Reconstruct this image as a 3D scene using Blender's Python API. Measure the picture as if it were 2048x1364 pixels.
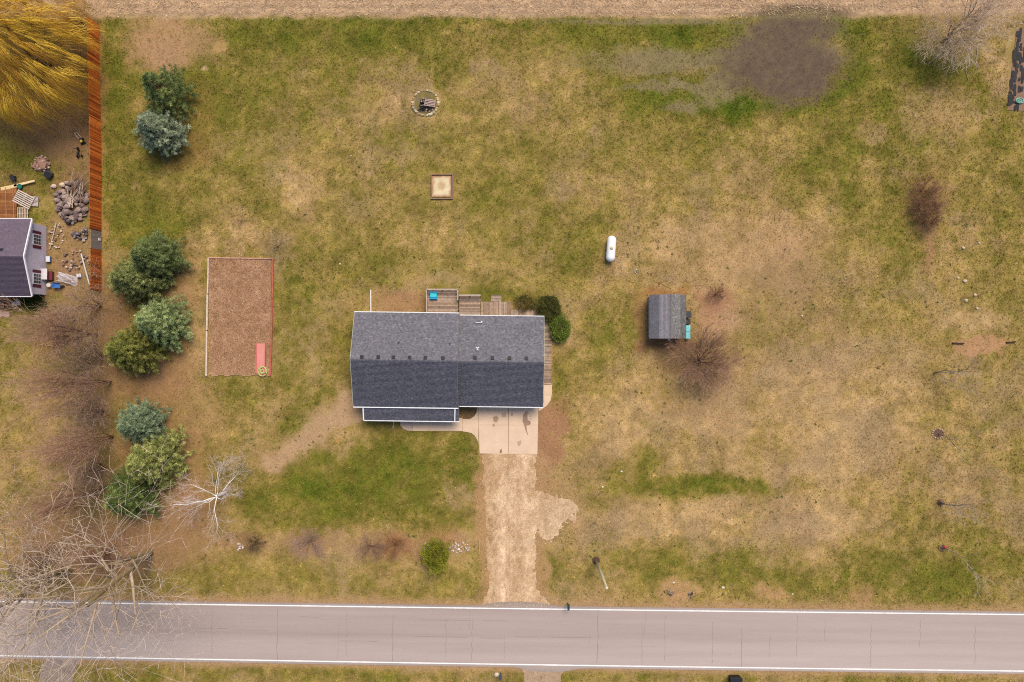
import bpy, math, random
import numpy as np
from mathutils import Vector, Matrix

# ------------------------------------------------------------------ camera, sky, sun, exposure
scene = bpy.context.scene
col = scene.collection
for o in list(bpy.data.objects):
    bpy.data.objects.remove(o)
CAM_H = 85.333
cam_d = bpy.data.cameras.new('camera'); cam = bpy.data.objects.new('camera', cam_d); col.objects.link(cam)
cam_d.sensor_width = 36.0; cam_d.lens = 24.0; cam_d.clip_start = 1.0; cam_d.clip_end = 6000.0
cam.location = (0, 0, CAM_H); cam.rotation_euler = (0, 0, 0)
scene.camera = cam

SUN_EL, SUN_AZ = math.radians(57), math.radians(22)      # azimuth measured from +Y (top of picture) towards +X
world = bpy.data.worlds.new('World'); scene.world = world; world.use_nodes = True
wn = world.node_tree.nodes; wl = world.node_tree.links
bg = wn['Background']
sky = wn.new('ShaderNodeTexSky'); sky.sky_type = 'NISHITA'; sky.sun_disc = False
sky.sun_elevation = SUN_EL; sky.sun_rotation = SUN_AZ
sky.air_density = 1.0; sky.dust_density = 1.6; sky.ozone_density = 1.0
wl.new(sky.outputs[0], bg.inputs[0]); bg.inputs[1].default_value = 0.085
sun_d = bpy.data.lights.new('sun', 'SUN'); sun_d.energy = 2.2; sun_d.angle = math.radians(34); sun_d.color = (1.0, 0.89, 0.73)
sun = bpy.data.objects.new('sun', sun_d); col.objects.link(sun)
sd = Vector((math.sin(SUN_AZ) * math.cos(SUN_EL), math.cos(SUN_AZ) * math.cos(SUN_EL), math.sin(SUN_EL)))
sun.rotation_euler = sd.to_track_quat('Z', 'Y').to_euler()
scene.view_settings.view_transform = 'Standard'; scene.view_settings.look = 'None'
scene.view_settings.exposure = 0.79; scene.view_settings.gamma = 1.0
scene.view_settings.use_curve_mapping = False
scene.cycles.pixel_filter_type = 'BLACKMAN_HARRIS'; scene.cycles.filter_width = 1.1
scene.cycles.max_bounces = 6; scene.cycles.diffuse_bounces = 3; scene.cycles.transparent_max_bounces = 8
scene.cycles.use_denoising = False; scene.cycles.denoising_input_passes = 'RGB_ALBEDO_NORMAL'; scene.cycles.denoising_prefilter = 'ACCURATE'

# ------------------------------------------------------------------ helpers
S = 16.0                                               # survey scale: 16 map units per metre
def P(px, py, z=0.0):
    k = (1.0 - z / CAM_H) / S
    return Vector(((px - 1024) * k, (682 - py) * k, z))
def lin(c):
    c = np.asarray(c, dtype=float) / 255.0
    return np.where(c <= 0.04045, c / 12.92, ((c + 0.055) / 1.055) ** 2.4)
ALB = 0.80
def A(*c):                                             # paint swatch (0-255) to a base colour
    if len(c) == 1: c = c[0]
    return tuple(lin(c) * ALB)

rng = np.random.default_rng(7)
random.seed(7)

_tab = np.random.default_rng(11).random((64, 64, 8))
def vn(x, y, s=0):
    x = np.asarray(x, float); y = np.asarray(y, float)
    xi = np.floor(x).astype(int); yi = np.floor(y).astype(int)
    fx = x - xi; fy = y - yi
    fx = fx * fx * (3 - 2 * fx); fy = fy * fy * (3 - 2 * fy)
    t = _tab[:, :, s % 8]
    o = (s // 8) * 17
    a = t[(xi + o) % 64, (yi + o) % 64]; b = t[(xi + 1 + o) % 64, (yi + o) % 64]
    c = t[(xi + o) % 64, (yi + 1 + o) % 64]; d = t[(xi + 1 + o) % 64, (yi + 1 + o) % 64]
    return (a * (1 - fx) + b * fx) * (1 - fy) + (c * (1 - fx) + d * fx) * fy
def fbm(x, y, s=0, n=4, gain=0.55):
    r = 0; a = 1; tot = 0
    x = np.asarray(x, float); y = np.asarray(y, float)
    for i in range(n):
        r = r + a * vn(x * 2 ** i + 3.7 * i, y * 2 ** i + 9.1 * i, s + i); tot += a; a *= gain
    return r / tot
def sstep(a, b, x):
    t = np.clip((x - a) / (b - a), 0, 1); return t * t * (3 - 2 * t)

# ---- objects
def tag(o, label=None, cat=None, group=None, kind=None):
    if label: o['label'] = label
    if cat: o['category'] = cat
    if group: o['group'] = group
    if kind: o['kind'] = kind
    return o
def empty(name, loc, rz=0.0, label=None, cat=None, group=None):
    o = bpy.data.objects.new(name, None); o.empty_display_size = 0.3
    o.location = loc; o.rotation_euler = (0, 0, rz); col.objects.link(o)
    return tag(o, label, cat, group)
def link_mesh(name, me, mat, parent=None, loc=(0, 0, 0)):
    o = bpy.data.objects.new(name, me); col.objects.link(o)
    if mat is not None and not me.materials: me.materials.append(mat)
    o.parent = parent; o.location = loc
    return o
def copy_tree(o, parent=None):
    c = o.copy(); col.objects.link(c); c.parent = parent
    for ch in o.children: copy_tree(ch, c)
    return c
def np_mesh(name, v, f, cols=None, smooth=False):
    """v (N,3), f (M,k) ints, cols (N,3) linear"""
    me = bpy.data.meshes.new(name)
    v = np.ascontiguousarray(v, dtype=np.float32); f = np.ascontiguousarray(f, dtype=np.int32)
    k = f.shape[1]
    me.vertices.add(len(v)); me.vertices.foreach_set('co', v.ravel())
    me.loops.add(f.size); me.loops.foreach_set('vertex_index', f.ravel())
    me.polygons.add(len(f)); me.polygons.foreach_set('loop_start', np.arange(0, f.size, k, dtype=np.int32))
    if smooth: me.polygons.foreach_set('use_smooth', np.ones(len(f), dtype=bool))
    me.update(calc_edges=True)
    if cols is not None:
        at = me.color_attributes.new('Col', 'FLOAT_COLOR', 'POINT')
        c4 = np.ones((len(v), 4), dtype=np.float32); c4[:, :3] = cols
        at.data.foreach_set('color', c4.ravel())
    return me

class MB:
    """collects simple solids in world space; build() links them as one mesh"""
    def __init__(s): s.v = []; s.f = []; s.c = []
    def add(s, vs, fs, c=None):
        n = len(s.v); s.v += [tuple(p) for p in vs]; s.f += [tuple(i + n for i in q) for q in fs]
        s.c += [c if c is not None else (1, 1, 1)] * len(vs); return s
    def box(s, c, d, rz=0.0, col=None, rx=0.0, ry=0.0, bev=0.0):
        m = Matrix.Translation(c) @ Matrix.Rotation(rz, 4, 'Z') @ Matrix.Rotation(ry, 4, 'Y') @ Matrix.Rotation(rx, 4, 'X')
        hx, hy, hz = d[0] / 2, d[1] / 2, d[2] / 2
        b = min(bev, hx * .9, hy * .9, hz * .9)
        if b <= 0:
            p = [(-hx, -hy, -hz), (hx, -hy, -hz), (hx, hy, -hz), (-hx, hy, -hz), (-hx, -hy, hz), (hx, -hy, hz), (hx, hy, hz), (-hx, hy, hz)]
            f = [(3, 2, 1, 0), (4, 5, 6, 7), (0, 1, 5, 4), (1, 2, 6, 5), (2, 3, 7, 6), (3, 0, 4, 7)]
        else:
            p = [(-hx, -hy, -hz), (hx, -hy, -hz), (hx, hy, -hz), (-hx, hy, -hz), (-hx, -hy, hz - b), (hx, -hy, hz - b), (hx, hy, hz - b), (-hx, hy, hz - b),
                 (-hx + b, -hy + b, hz), (hx - b, -hy + b, hz), (hx - b, hy - b, hz), (-hx + b, hy - b, hz)]
            f = [(3, 2, 1, 0), (8, 9, 10, 11)] + [(i, (i + 1) % 4, (i + 1) % 4 + 4, i + 4) for i in range(4)] + [(i + 4, (i + 1) % 4 + 4, (i + 1) % 4 + 8, i + 8) for i in range(4)]
        return s.add([m @ Vector(q) for q in p], f, col)
    def beam(s, a, b, w, h, col=None):
        a = Vector(a); b = Vector(b); d = b - a; L = d.length; x = d.normalized()
        up = Vector((0, 0, 1)) if abs(x.z) < .95 else Vector((0, 1, 0))
        y = up.cross(x).normalized(); z = x.cross(y)
        vs = []
        for q in (a, b):
            for sy, sz in ((-1, -1), (1, -1), (1, 1), (-1, 1)): vs.append(q + y * sy * w / 2 + z * sz * h / 2)
        return s.add(vs, [(0, 1, 2, 3), (7, 6, 5, 4), (0, 4, 5, 1), (1, 5, 6, 2), (2, 6, 7, 3), (3, 7, 4, 0)], col)
    def prism(s, poly, z0, z1, col=None):
        n = len(poly); ar = sum(poly[i][0] * poly[(i + 1) % n][1] - poly[(i + 1) % n][0] * poly[i][1] for i in range(n))
        if ar < 0: poly = poly[::-1]
        vs = [(p[0], p[1], z0) for p in poly] + [(p[0], p[1], z1) for p in poly]
        fs = [tuple(range(n - 1, -1, -1)), tuple(range(n, 2 * n))] + [(i, (i + 1) % n, (i + 1) % n + n, i + n) for i in range(n)]
        return s.add(vs, fs, col)
    def tube(s, pts, rad, n=8, col=None, caps=True):
        pts = [Vector(p) for p in pts]
        if not hasattr(rad, '__len__'): rad = [rad] * len(pts)
        vs = []; fs = []
        for i, p in enumerate(pts):
            d = (pts[min(i + 1, len(pts) - 1)] - pts[max(i - 1, 0)]).normalized()
            u = d.cross(Vector((0, 0, 1)) if abs(d.z) < .9 else Vector((1, 0, 0))).normalized(); w = d.cross(u)
            for k in range(n):
                a = 2 * math.pi * k / n; vs.append(p + (u * math.cos(a) + w * math.sin(a)) * rad[i])
        for i in range(len(pts) - 1):
            for k in range(n):
                fs.append((i * n + k, i * n + (k + 1) % n, (i + 1) * n + (k + 1) % n, (i + 1) * n + k))
        if caps:
            fs.append(tuple(range(n - 1, -1, -1))); fs.append(tuple(range((len(pts) - 1) * n, len(pts) * n)))
        return s.add(vs, fs, col)
    def lathe(s, c, prof, n=14, col=None):
        return s.tube([(c[0], c[1], c[2] + z) for r, z in prof], [max(r, .002) for r, z in prof], n, col)
    def rock(s, c, r, col=None, sub=1, seed=0, flat=.7):
        rd = random.Random(seed)
        n, m = 7, 4
        vs = [(c[0], c[1], c[2] - r[2])]; a0 = rd.random() * 6
        for j in range(1, m):
            th = math.pi * j / m
            for k in range(n):
                a = a0 + 2 * math.pi * k / n; q = rd.uniform(.78, 1.15)
                vs.append((c[0] + r[0] * q * math.sin(th) * math.cos(a), c[1] + r[1] * q * math.sin(th) * math.sin(a), c[2] - r[2] * math.cos(th) * q))
        vs.append((c[0], c[1], c[2] + r[2]))
        fs = []
        for k in range(n): fs.append((0, 1 + (k + 1) % n, 1 + k))
        for j in range(m - 2):
            for k in range(n): fs.append((1 + j * n + k, 1 + j * n + (k + 1) % n, 1 + (j + 1) * n + (k + 1) % n, 1 + (j + 1) * n + k))
        t = len(vs) - 1
        for k in range(n): fs.append((t, 1 + (m - 2) * n + k, 1 + (m - 2) * n + (k + 1) % n))
        return s.add(vs, fs, col)
    def build(s, name, mat, parent=None, smooth=False):
        me = bpy.data.meshes.new(name)
        off = Vector(parent_loc(parent)) if parent else Vector((0, 0, 0))
        me.from_pydata([Vector(p) - off for p in s.v], [], s.f)
        at = me.color_attributes.new('Col', 'FLOAT_COLOR', 'POINT')
        c4 = np.ones((len(s.v), 4), dtype=np.float32); c4[:, :3] = np.array(s.c)
        at.data.foreach_set('color', c4.ravel())
        if smooth: me.polygons.foreach_set('use_smooth', np.ones(len(me.polygons), dtype=bool))
        me.update()
        return link_mesh(name, me, mat, parent)
def parent_loc(p):
    l = Vector((0, 0, 0))
    while p is not None: l = l + p.location; p = p.parent
    return l

# ---- materials
MATS = {}
def mat(name, c=(1, 1, 1), rough=.8, var=.18, scale=6.0, bump=.0, bscale=None, attr=False, spec=.2, metal=0, var2=0, scale2=.6, stretch=None, alpha=1.0):
    m = bpy.data.materials.new(name); m.use_nodes = True; MATS[name] = m
    nt = m.node_tree; n = nt.nodes; l = nt.links; b = n['Principled BSDF']
    b.inputs['Roughness'].default_value = rough; b.inputs['Specular IOR Level'].default_value = spec; b.inputs['Metallic'].default_value = metal
    b.inputs['Alpha'].default_value = alpha
    tc = n.new('ShaderNodeTexCoord'); vec = tc.outputs['Object']
    if stretch:
        mp = n.new('ShaderNodeMapping'); mp.inputs['Scale'].default_value = stretch; l.new(vec, mp.inputs[0]); vec = mp.outputs[0]
    base = None
    if attr:
        at = n.new('ShaderNodeAttribute'); at.attribute_name = 'Col'; base = at.outputs['Color']
    if var > 0:
        nz = n.new('ShaderNodeTexNoise'); nz.inputs['Scale'].default_value = scale; nz.inputs['Detail'].default_value = 6; nz.inputs['Roughness'].default_value = .65
        l.new(vec, nz.inputs['Vector'])
        mr = n.new('ShaderNodeMapRange'); mr.inputs['From Min'].default_value = .3; mr.inputs['From Max'].default_value = .7
        mr.inputs['To Min'].default_value = 1 - var; mr.inputs['To Max'].default_value = 1 + var; l.new(nz.outputs[0], mr.inputs[0])
        f = mr.outputs[0]
        if var2 > 0:
            nz2 = n.new('ShaderNodeTexNoise'); nz2.inputs['Scale'].default_value = scale2; nz2.inputs['Detail'].default_value = 3; l.new(vec, nz2.inputs['Vector'])
            mr2 = n.new('ShaderNodeMapRange'); mr2.inputs['From Min'].default_value = .3; mr2.inputs['From Max'].default_value = .7
            mr2.inputs['To Min'].default_value = 1 - var2; mr2.inputs['To Max'].default_value = 1 + var2; l.new(nz2.outputs[0], mr2.inputs[0])
            mm = n.new('ShaderNodeMath'); mm.operation = 'MULTIPLY'; l.new(f, mm.inputs[0]); l.new(mr2.outputs[0], mm.inputs[1]); f = mm.outputs[0]
        mx = n.new('ShaderNodeVectorMath'); mx.operation = 'SCALE'
        if base is not None: l.new(base, mx.inputs[0])
        else: mx.inputs[0].default_value = c
        l.new(f, mx.inputs['Scale']); base = mx.outputs[0]
    if base is not None: l.new(base, b.inputs['Base Color'])
    else: b.inputs['Base Color'].default_value = (*c, 1)
    if bump > 0:
        nb = n.new('ShaderNodeTexNoise'); nb.inputs['Scale'].default_value = bscale or scale * 2; nb.inputs['Detail'].default_value = 5; l.new(vec, nb.inputs['Vector'])
        bp = n.new('ShaderNodeBump'); bp.inputs['Strength'].default_value = bump; bp.inputs['Distance'].default_value = .05
        l.new(nb.outputs[0], bp.inputs['Height']); l.new(bp.outputs[0], b.inputs['Normal'])
    return m

M_ground = mat('ground_soil', attr=True, var=.22, scale=5.0, bump=.6, bscale=9, rough=.95, spec=.05, var2=.08, scale2=.7)
M_leaf = mat('foliage', attr=True, var=0, rough=.75, spec=.12)
M_wood = mat('weathered_wood', attr=True, var=.28, scale=3, stretch=(1, 1, 1), rough=.85, bump=.2)
M_col = mat('painted', attr=True, var=.08, scale=3, rough=.6)
M_bark = mat('bark', attr=True, var=.25, scale=8, bump=.5, rough=.9, spec=.05)
M_stone = mat('stone', attr=True, var=.25, scale=7, bump=.5, rough=.9, spec=.1)
M_shingle = mat('asphalt_shingle', attr=True, var=.22, scale=16, bump=.4, bscale=40, rough=.85, spec=.25, var2=.05, scale2=.5)
M_asphalt = mat('asphalt', attr=True, var=.035, scale=7, rough=.85, spec=.15, var2=.035, scale2=1.0, stretch=(.06, 1, 1), bump=.1, bscale=30)
M_line = mat('road_paint', A(252, 250, 246), var=.12, scale=3.0, rough=.7)
M_conc = mat('concrete', attr=True, var=.06, scale=9, rough=.9, var2=.06, scale2=.8, bump=.12)
M_gravel = mat('gravel', attr=True, var=.16, scale=9, rough=.95, bump=.8, bscale=14, var2=.1, scale2=1.2, spec=.05)
M_white = mat('white_metal', A(250, 250, 250), var=.05, scale=2, rough=.4, spec=.4)
M_siding = mat('lap_siding', A(196, 200, 184), var=.05, scale=1, rough=.7)
M_glass = mat('window_glass', (.03, .035, .04), var=0, rough=.06, spec=.6)
M_plastic = mat('plastic', attr=True, var=.06, scale=2.5, rough=.45, spec=.35)
M_rubber = mat('dark_rubber', A(46, 44, 46), var=.15, scale=5, rough=.6)
M_mulch = mat('wood_mulch', attr=True, var=.25, scale=9, bump=.9, bscale=13, rough=.95, spec=.05)

# ---- vectorised makers
def unit(d): return d / np.maximum(np.linalg.norm(d, axis=1, keepdims=True), 1e-9)
def blades(c, d, l, w, cols, curl=None):
    """one thin triangle per blade: base c, direction d, length l, width w"""
    n = len(c); r = rng.normal(size=(n, 3)); side = unit(np.cross(d, r)) * (w[:, None] / 2)
    v = np.empty((n, 3, 3)); v[:, 0] = c - side; v[:, 1] = c + side; v[:, 2] = c + d * l[:, None]
    f = np.arange(3 * n).reshape(n, 3); cc = np.repeat(cols, 3, axis=0)
    return v.reshape(-1, 3), f, cc
def leaves(c, d, l, w, cols):
    """one rhombic leaf spray (quad) per item"""
    n = len(c); r = rng.normal(size=(n, 3)); side = unit(np.cross(d, r)) * (w[:, None] / 2)
    v = np.empty((n, 4, 3)); m = c + d * (l * .45)[:, None]
    v[:, 0] = c; v[:, 1] = m + side; v[:, 2] = c + d * l[:, None]; v[:, 3] = m - side
    f = np.arange(4 * n).reshape(n, 4); return v.reshape(-1, 3), f, np.repeat(cols, 4, axis=0)
def seg_tubes(p0, p1, r0, r1, cols, n=3):
    p0 = np.asarray(p0, float); p1 = np.asarray(p1, float); N = len(p0)
    d = unit(p1 - p0); ref = np.tile(np.array([[0.31, .17, .94]]), (N, 1)); u = unit(np.cross(d, ref)); w = np.cross(d, u)
    v = np.empty((N, 2 * n, 3))
    for k in range(n):
        a = 2 * math.pi * k / n; o = u * math.cos(a) + w * math.sin(a)
        v[:, k] = p0 + o * np.asarray(r0)[:, None]; v[:, n + k] = p1 + o * np.asarray(r1)[:, None]
    q = np.array([[k, (k + 1) % n, n + (k + 1) % n, n + k] for k in range(n)])
    f = (q[None] + (np.arange(N) * 2 * n)[:, None, None]).reshape(-1, 4)
    return v.reshape(-1, 3), f, np.repeat(np.asarray(cols), 2 * n, axis=0)
def cat_mesh(parts):
    vs, fs, cs, o = [], [], [], 0
    for v, f, c in parts: vs.append(v); fs.append(f + o); cs.append(c); o += len(v)
    return np.concatenate(vs), np.concatenate(fs), np.concatenate(cs)
def jitcol(c, n, lum=.2, hue=.06):
    c = np.asarray(c, float); return np.clip(c * np.exp(rng.normal(0, lum, (n, 1))) * np.exp(rng.normal(0, hue, (n, 3))), .002, .95)

# ------------------------------------------------------------------ ground colours (albedo map of the plot)
GREEN = [  # cx, cy, rx, ry, strength
    (740, 955, 225, 95, .26), (860, 945, 125, 105, .24), (640, 1005, 110, 55, .22), (925, 905, 45, 60, .22), (780, 1040, 200, 28, .2), (620, 970, 50, 40, .18), (730, 965, 45, 50, .28), (790, 915, 60, 30, .2), (930, 925, 28, 75, .25), (650, 1000, 60, 25, .2), (690, 1030, 50, 20, .2),
    (515, 1020, 45, 45, .42), (580, 985, 50, 26, .12), (830, 1010, 110, 35, .12), (640, 920, 70, 35, .15),
    (1410, 972, 185, 25, .72), (1560, 985, 70, 22, .25), (1288, 912, 32, 28, .4), (1228, 935, 28, 20, .4), (1285, 945, 22, 18, .3),
    (1640, 330, 75, 60, .32), (1720, 260, 60, 90, .28), (1690, 370, 45, 50, .25), (1850, 125, 65, 45, .45), (1830, 70, 60, 40, .3), (1935, 145, 40, 25, .3), (1960, 210, 40, 60, .2), (1760, 200, 60, 90, .2),
    (1060, 43, 640, 7, .4), (1370, 85, 210, 42, .55), (1330, 165, 170, 24, .4), (1260, 200, 190, 38, .22), (1440, 225, 70, 24, .3), (1400, 205, 160, 34, .55), (1380, 60, 260, 22, .3), (1700, 60, 50, 30, .4), (1180, 100, 140, 60, .12),
    (640, 80, 200, 40, .2), (560, 65, 90, 30, .15), (850, 90, 250, 40, .06), (500, 190, 130, 90, .08),
    (236, 200, 26, 120, .34), (225, 90, 25, 60, .2), (300, 440, 110, 60, .28), (250, 390, 60, 60, .2), (330, 330, 60, 40, .15),
    (1110, 460, 75, 70, .22), (1195, 455, 30, 35, .25), (1130, 540, 60, 50, .22), (1180, 520, 40, 40, .15), (1330, 430, 60, 22, .2), (1200, 660, 36, 34, .3), (1120, 745, 26, 60, .35), (1175, 760, 40, 50, .2), (1265, 640, 20, 50, .3),
    (1300, 1140, 190, 48, .25), (1110, 1130, 45, 70, .28), (1480, 1165, 120, 36, .25), (1640, 1160, 90, 40, .28), (1830, 1170, 150, 45, .3), (1980, 1110, 90, 110, .14), (1740, 1125, 70, 25, .25),
    (2030, 430, 45, 150, .3), (2020, 250, 40, 60, .15), (1950, 380, 60, 60, .15), (1720, 440, 60, 60, .15), (1780, 470, 50, 90, .1), (1570, 680, 70, 60, .22), (1500, 680, 40, 50, .22), (1700, 620, 70, 50, .12), (1860, 600, 90, 60, .06),
    (1000, 1352, 1100, 16, .26), (930, 1150, 70, 40, .28), (700, 1160, 300, 30, .1), (880, 1050, 90, 25, .15),
    (600, 640, 42, 130, .2), (650, 560, 80, 60, .15), (580, 450, 80, 60, .14), (520, 790, 110, 40, .16), (570, 860, 60, 50, .12), (760, 530, 70, 40, .14), (960, 580, 100, 18, .2), (1040, 585, 50, 18, .3), (640, 820, 30, 70, .12),
    (30, 330, 60, 60, .25), (60, 410, 60, 50, .15), (50, 660, 60, 30, .1), (60, 970, 90, 60, .08), (60, 605, 50, 22, .6), (80, 630, 50, 20, .3), (380, 1130, 120, 50, .16), (90, 1150, 80, 30, .2), (330, 300, 60, 40, .2), (400, 180, 60, 60, .12),
    (1000, 330, 160, 90, .08), (780, 300, 100, 60, .06), (1280, 300, 120, 80, .06), (700, 400, 80, 50, .06), (960, 450, 120, 60, .1),
]
DRY = [
    (600, 385, 45, 60, .3), (470, 480, 95, 38, .35), (385, 640, 32, 190, .25), (900, 200, 120, 60, .14), (780, 200, 90, 60, .12), (700, 290, 80, 50, .12),
    (1530, 470, 140, 60, .3), (1440, 545, 130, 60, .25), (1330, 480, 50, 40, .3), (1240, 515, 40, 50, .25), (1600, 800, 260, 150, .2), (1430, 830, 90, 40, .35), (1250, 800, 90, 70, .15), (1250, 860, 50, 50, .2),
    (1450, 1050, 260, 50, .22), (1300, 1050, 150, 40, .2), (1700, 950, 140, 120, .16), (1700, 760, 100, 50, .15), (1640, 1060, 140, 45, .18), (1950, 640, 70, 30, .25), (1900, 540, 40, 50, .1), (1740, 270, 35, 30, .45), (1735, 330, 25, 25, .3), (1870, 180, 70, 50, .2), (1880, 250, 90, 50, .2),
    (2000, 60, 60, 110, .25), (2000, 170, 28, 90, .2), (520, 560, 20, 40, .1), (640, 690, 40, 60, .15), (545, 800, 40, 30, .2),
    (80, 870, 130, 130, .18), (60, 760, 80, 80, .1), (1200, 250, 120, 60, .08), (1000, 240, 90, 50, .1), (690, 450, 100, 50, .08), (830, 460, 60, 40, .1), (760, 610, 120, 30, .2), (1170, 600, 50, 40, .1),
    (700, 880, 60, 22, .2), (890, 900, 70, 25, .15), (900, 980, 60, 30, .06), (800, 1050, 60, 20, .05), (1850, 850, 150, 150, .05),
]
DIRT = [  # cx, cy, rx, ry, strength, colour, edge softness
    (330, 75, 82, 48, .95, (190, 150, 112), .45), (320, 120, 55, 30, .9, (188, 148, 112), .4), (433, 86, 18, 13, 1, (206, 166, 104), .3), (400, 130, 8, 8, .9, (215, 185, 150), .3), (410, 90, 40, 25, .5, (170, 138, 98), .5),
    (660, 830, 52, 26, .8, (196, 160, 120), .5), (600, 885, 70, 24, .75, (186, 150, 112), .5), (690, 810, 20, 36, .9, (208, 172, 130), .4), (550, 920, 50, 24, .55, (180, 142, 104), .5), (410, 830, 40, 70, .5, (182, 140, 100), .6),
    (795, 604, 60, 24, .85, (178, 136, 98), .35), (880, 562, 60, 16, .6, (198, 164, 122), .6),
    (1106, 862, 30, 62, .95, (178, 132, 98), .3), (1098, 905, 34, 20, .8, (172, 128, 94), .4), (935, 828, 26, 22, 1, (134, 104, 76), .25), (1090, 960, 36, 40, .6, (186, 148, 106), .5),
    (1500, 540, 150, 100, .32, (178, 142, 108), .7), (1560, 720, 160, 80, .25, (172, 140, 104), .7), (1432, 640, 38, 40, .9, (194, 152, 116), .45), (1425, 600, 30, 25, .8, (176, 130, 98), .5), (1465, 655, 22, 18, .7, (194, 156, 120), .5), (1400, 800, 80, 60, .4, (186, 148, 104), .6), (1560, 500, 90, 60, .35, (186, 148, 108), .7), (1600, 570, 60, 70, .3, (172, 138, 104), .7),
    (1335, 690, 50, 18, .9, (150, 106, 78), .4), (1290, 640, 16, 60, .7, (156, 112, 78), .4), (1330, 582, 50, 12, .8, (168, 118, 70), .4), (1350, 730, 40, 22, .4, (160, 120, 86), .6), (1412, 725, 60, 55, .45, (156, 118, 88), .6),
    (1958, 684, 66, 15, .95, (196, 150, 110), .3), (1960, 640, 60, 18, .5, (198, 166, 118), .6),
    (1358, 1180, 42, 28, .9, (198, 156, 112), .35), (1535, 1187, 34, 13, .85, (196, 154, 110), .45), (1715, 1185, 24, 22, .7, (188, 146, 104), .5), (1460, 1180, 10, 8, .4, (190, 150, 110), .5),
    (700, 1088, 270, 24, .55, (184, 146, 110), .45), (790, 1092, 38, 30, .6, (160, 112, 80), .5), (620, 1085, 45, 28, .5, (168, 130, 108), .6), (742, 1095, 30, 28, .5, (160, 122, 92), .6), (880, 1080, 46, 26, .6, (178, 132, 92), .5), (910, 1125, 38, 16, .7, (198, 164, 104), .5), (500, 1085, 36, 20, .6, (140, 108, 78), .5), (1850, 410, 42, 70, .55, (160, 120, 92), .5), (1855, 500, 14, 40, .8, (176, 134, 98), .5),
    (270, 760, 90, 45, .75, (164, 114, 78), .5), (330, 760, 60, 60, .45, (172, 122, 84), .6), (230, 640, 40, 60, .75, (142, 100, 78), .5), (350, 690, 40, 90, .5, (160, 112, 74), .6), (360, 560, 40, 70, .6, (158, 112, 76), .5), (330, 870, 60, 70, .7, (158, 110, 76), .5), (270, 900, 40, 30, .7, (160, 108, 74), .5), (370, 940, 45, 60, .65, (160, 114, 80), .55), (380, 1010, 70, 50, .7, (168, 122, 88), .55), (330, 1040, 80, 40, .65, (160, 116, 84), .5), (200, 1010, 100, 60, .5, (158, 116, 84), .6), (190, 1100, 190, 60, .85, (150, 108, 82), .5), (380, 1090, 80, 36, .6, (168, 124, 88), .6), (230, 1110, 110, 40, .5, (136, 98, 76), .6),
    (190, 700, 45, 130, .6, (136, 102, 80), .55), (190, 880, 45, 130, .55, (134, 102, 78), .55), (120, 690, 60, 26, .5, (178, 128, 96), .6), (130, 780, 80, 60, .3, (158, 118, 84), .6), (150, 640, 70, 40, .55, (164, 124, 88), .5), (140, 900, 90, 40, .3, (168, 126, 92), .6),
    (355, 300, 50, 36, .5, (150, 108, 70), .5), (390, 230, 30, 60, .35, (150, 112, 66), .6),
    (110, 260, 80, 45, .85, (130, 100, 76), .5), (60, 180, 120, 100, .8, (122, 94, 66), .4), (150, 330, 45, 90, .8, (164, 126, 92), .5), (140, 480, 50, 70, .8, (178, 140, 104), .5), (130, 560, 55, 45, .75, (160, 124, 98), .5), (30, 385, 40, 40, .5, (150, 112, 80), .5), (175, 130, 30, 110, .8, (128, 94, 68), .4), (150, 25, 60, 30, .7, (160, 122, 84), .5),
    (203, 330, 9, 300, .6, (188, 146, 90), .4), (851, 206, 34, 33, .7, (200, 164, 112), .25),
    (1900, 55, 110, 50, .45, (168, 136, 100), .6), (1940, 20, 120, 26, .5, (178, 142, 104), .6),
]
DIRT = [(a, b, c, d, e, tuple(.4 * np.array(f) + .6 * np.array((180, 142, 106))), g) if (a < 420 and b > 500) else (a, b, c, d, e, f, g) for a, b, c, d, e, f, g in DIRT]
SEGS = [(545, 925, 700, 812, 25, .85, (198, 162, 124)), (968, 920, 980, 1205, 16, .75, (190, 148, 106)), (1080, 915, 1078, 1000, 22, .75, (186, 146, 104)), (1074, 1060, 1086, 1210, 20, .8, (192, 152, 108)), (1130, 985, 1150, 1040, 18, .5, (186, 148, 106))]
def road_top(px): return 1203 + (px / 2048.) * 26 + 1.0 * np.sin(px / 2048. * math.pi)
def road_bot(px): return 1311 + (px / 2048.) * 31 + 2 * np.sin(px / 2048. * math.pi)
def drive_mask(px, py):
    """gravel drive, 1 inside"""
    t = np.clip((py - 905) / 310., 0, 1)
    l = 961 + 20 * t - 12 * sstep(.8, 1, t) + 14 * (fbm(py / 30., px * 0 + 2., 3) - .5); r = 1076 - 9 * np.sin(t * math.pi) + 6 * t + 18 * (fbm(py / 22., px * 0 + 7., 4) - .5)
    fl = sstep(1160, 1216, py) ** 2 * 26
    m = sstep(-6, 6, px - (l - fl * .2)) * sstep(-12, 12, (r + fl) - px) * sstep(900, 908, py) * sstep(1225, 1216, py)
    w = 16 * (fbm(px / 18., py / 18., 5) - .5) + 22 * (fbm(px / 4., py / 4., 2, 3, .7) - .5)
    m = np.clip(m + .9 * (fbm(px / 4., py / 7., 1, 3, .7) - .5) * 4 * m * (1 - m), 0, 1)
    b = sstep(1.12, .9, np.hypot((px + w - 1108) / 50., (py + w - 1022) / 30.)); b2 = sstep(1.15, .88, np.hypot((px + w - 1100) / 28., (py + w - 1050) / 34.))
    b3 = sstep(1.15, .88, np.hypot((px + w - 1075) / 48., (py - w * .5 - 1022) / 42.))
    return np.maximum(np.maximum(m, b), np.maximum(b2, b3))
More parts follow.
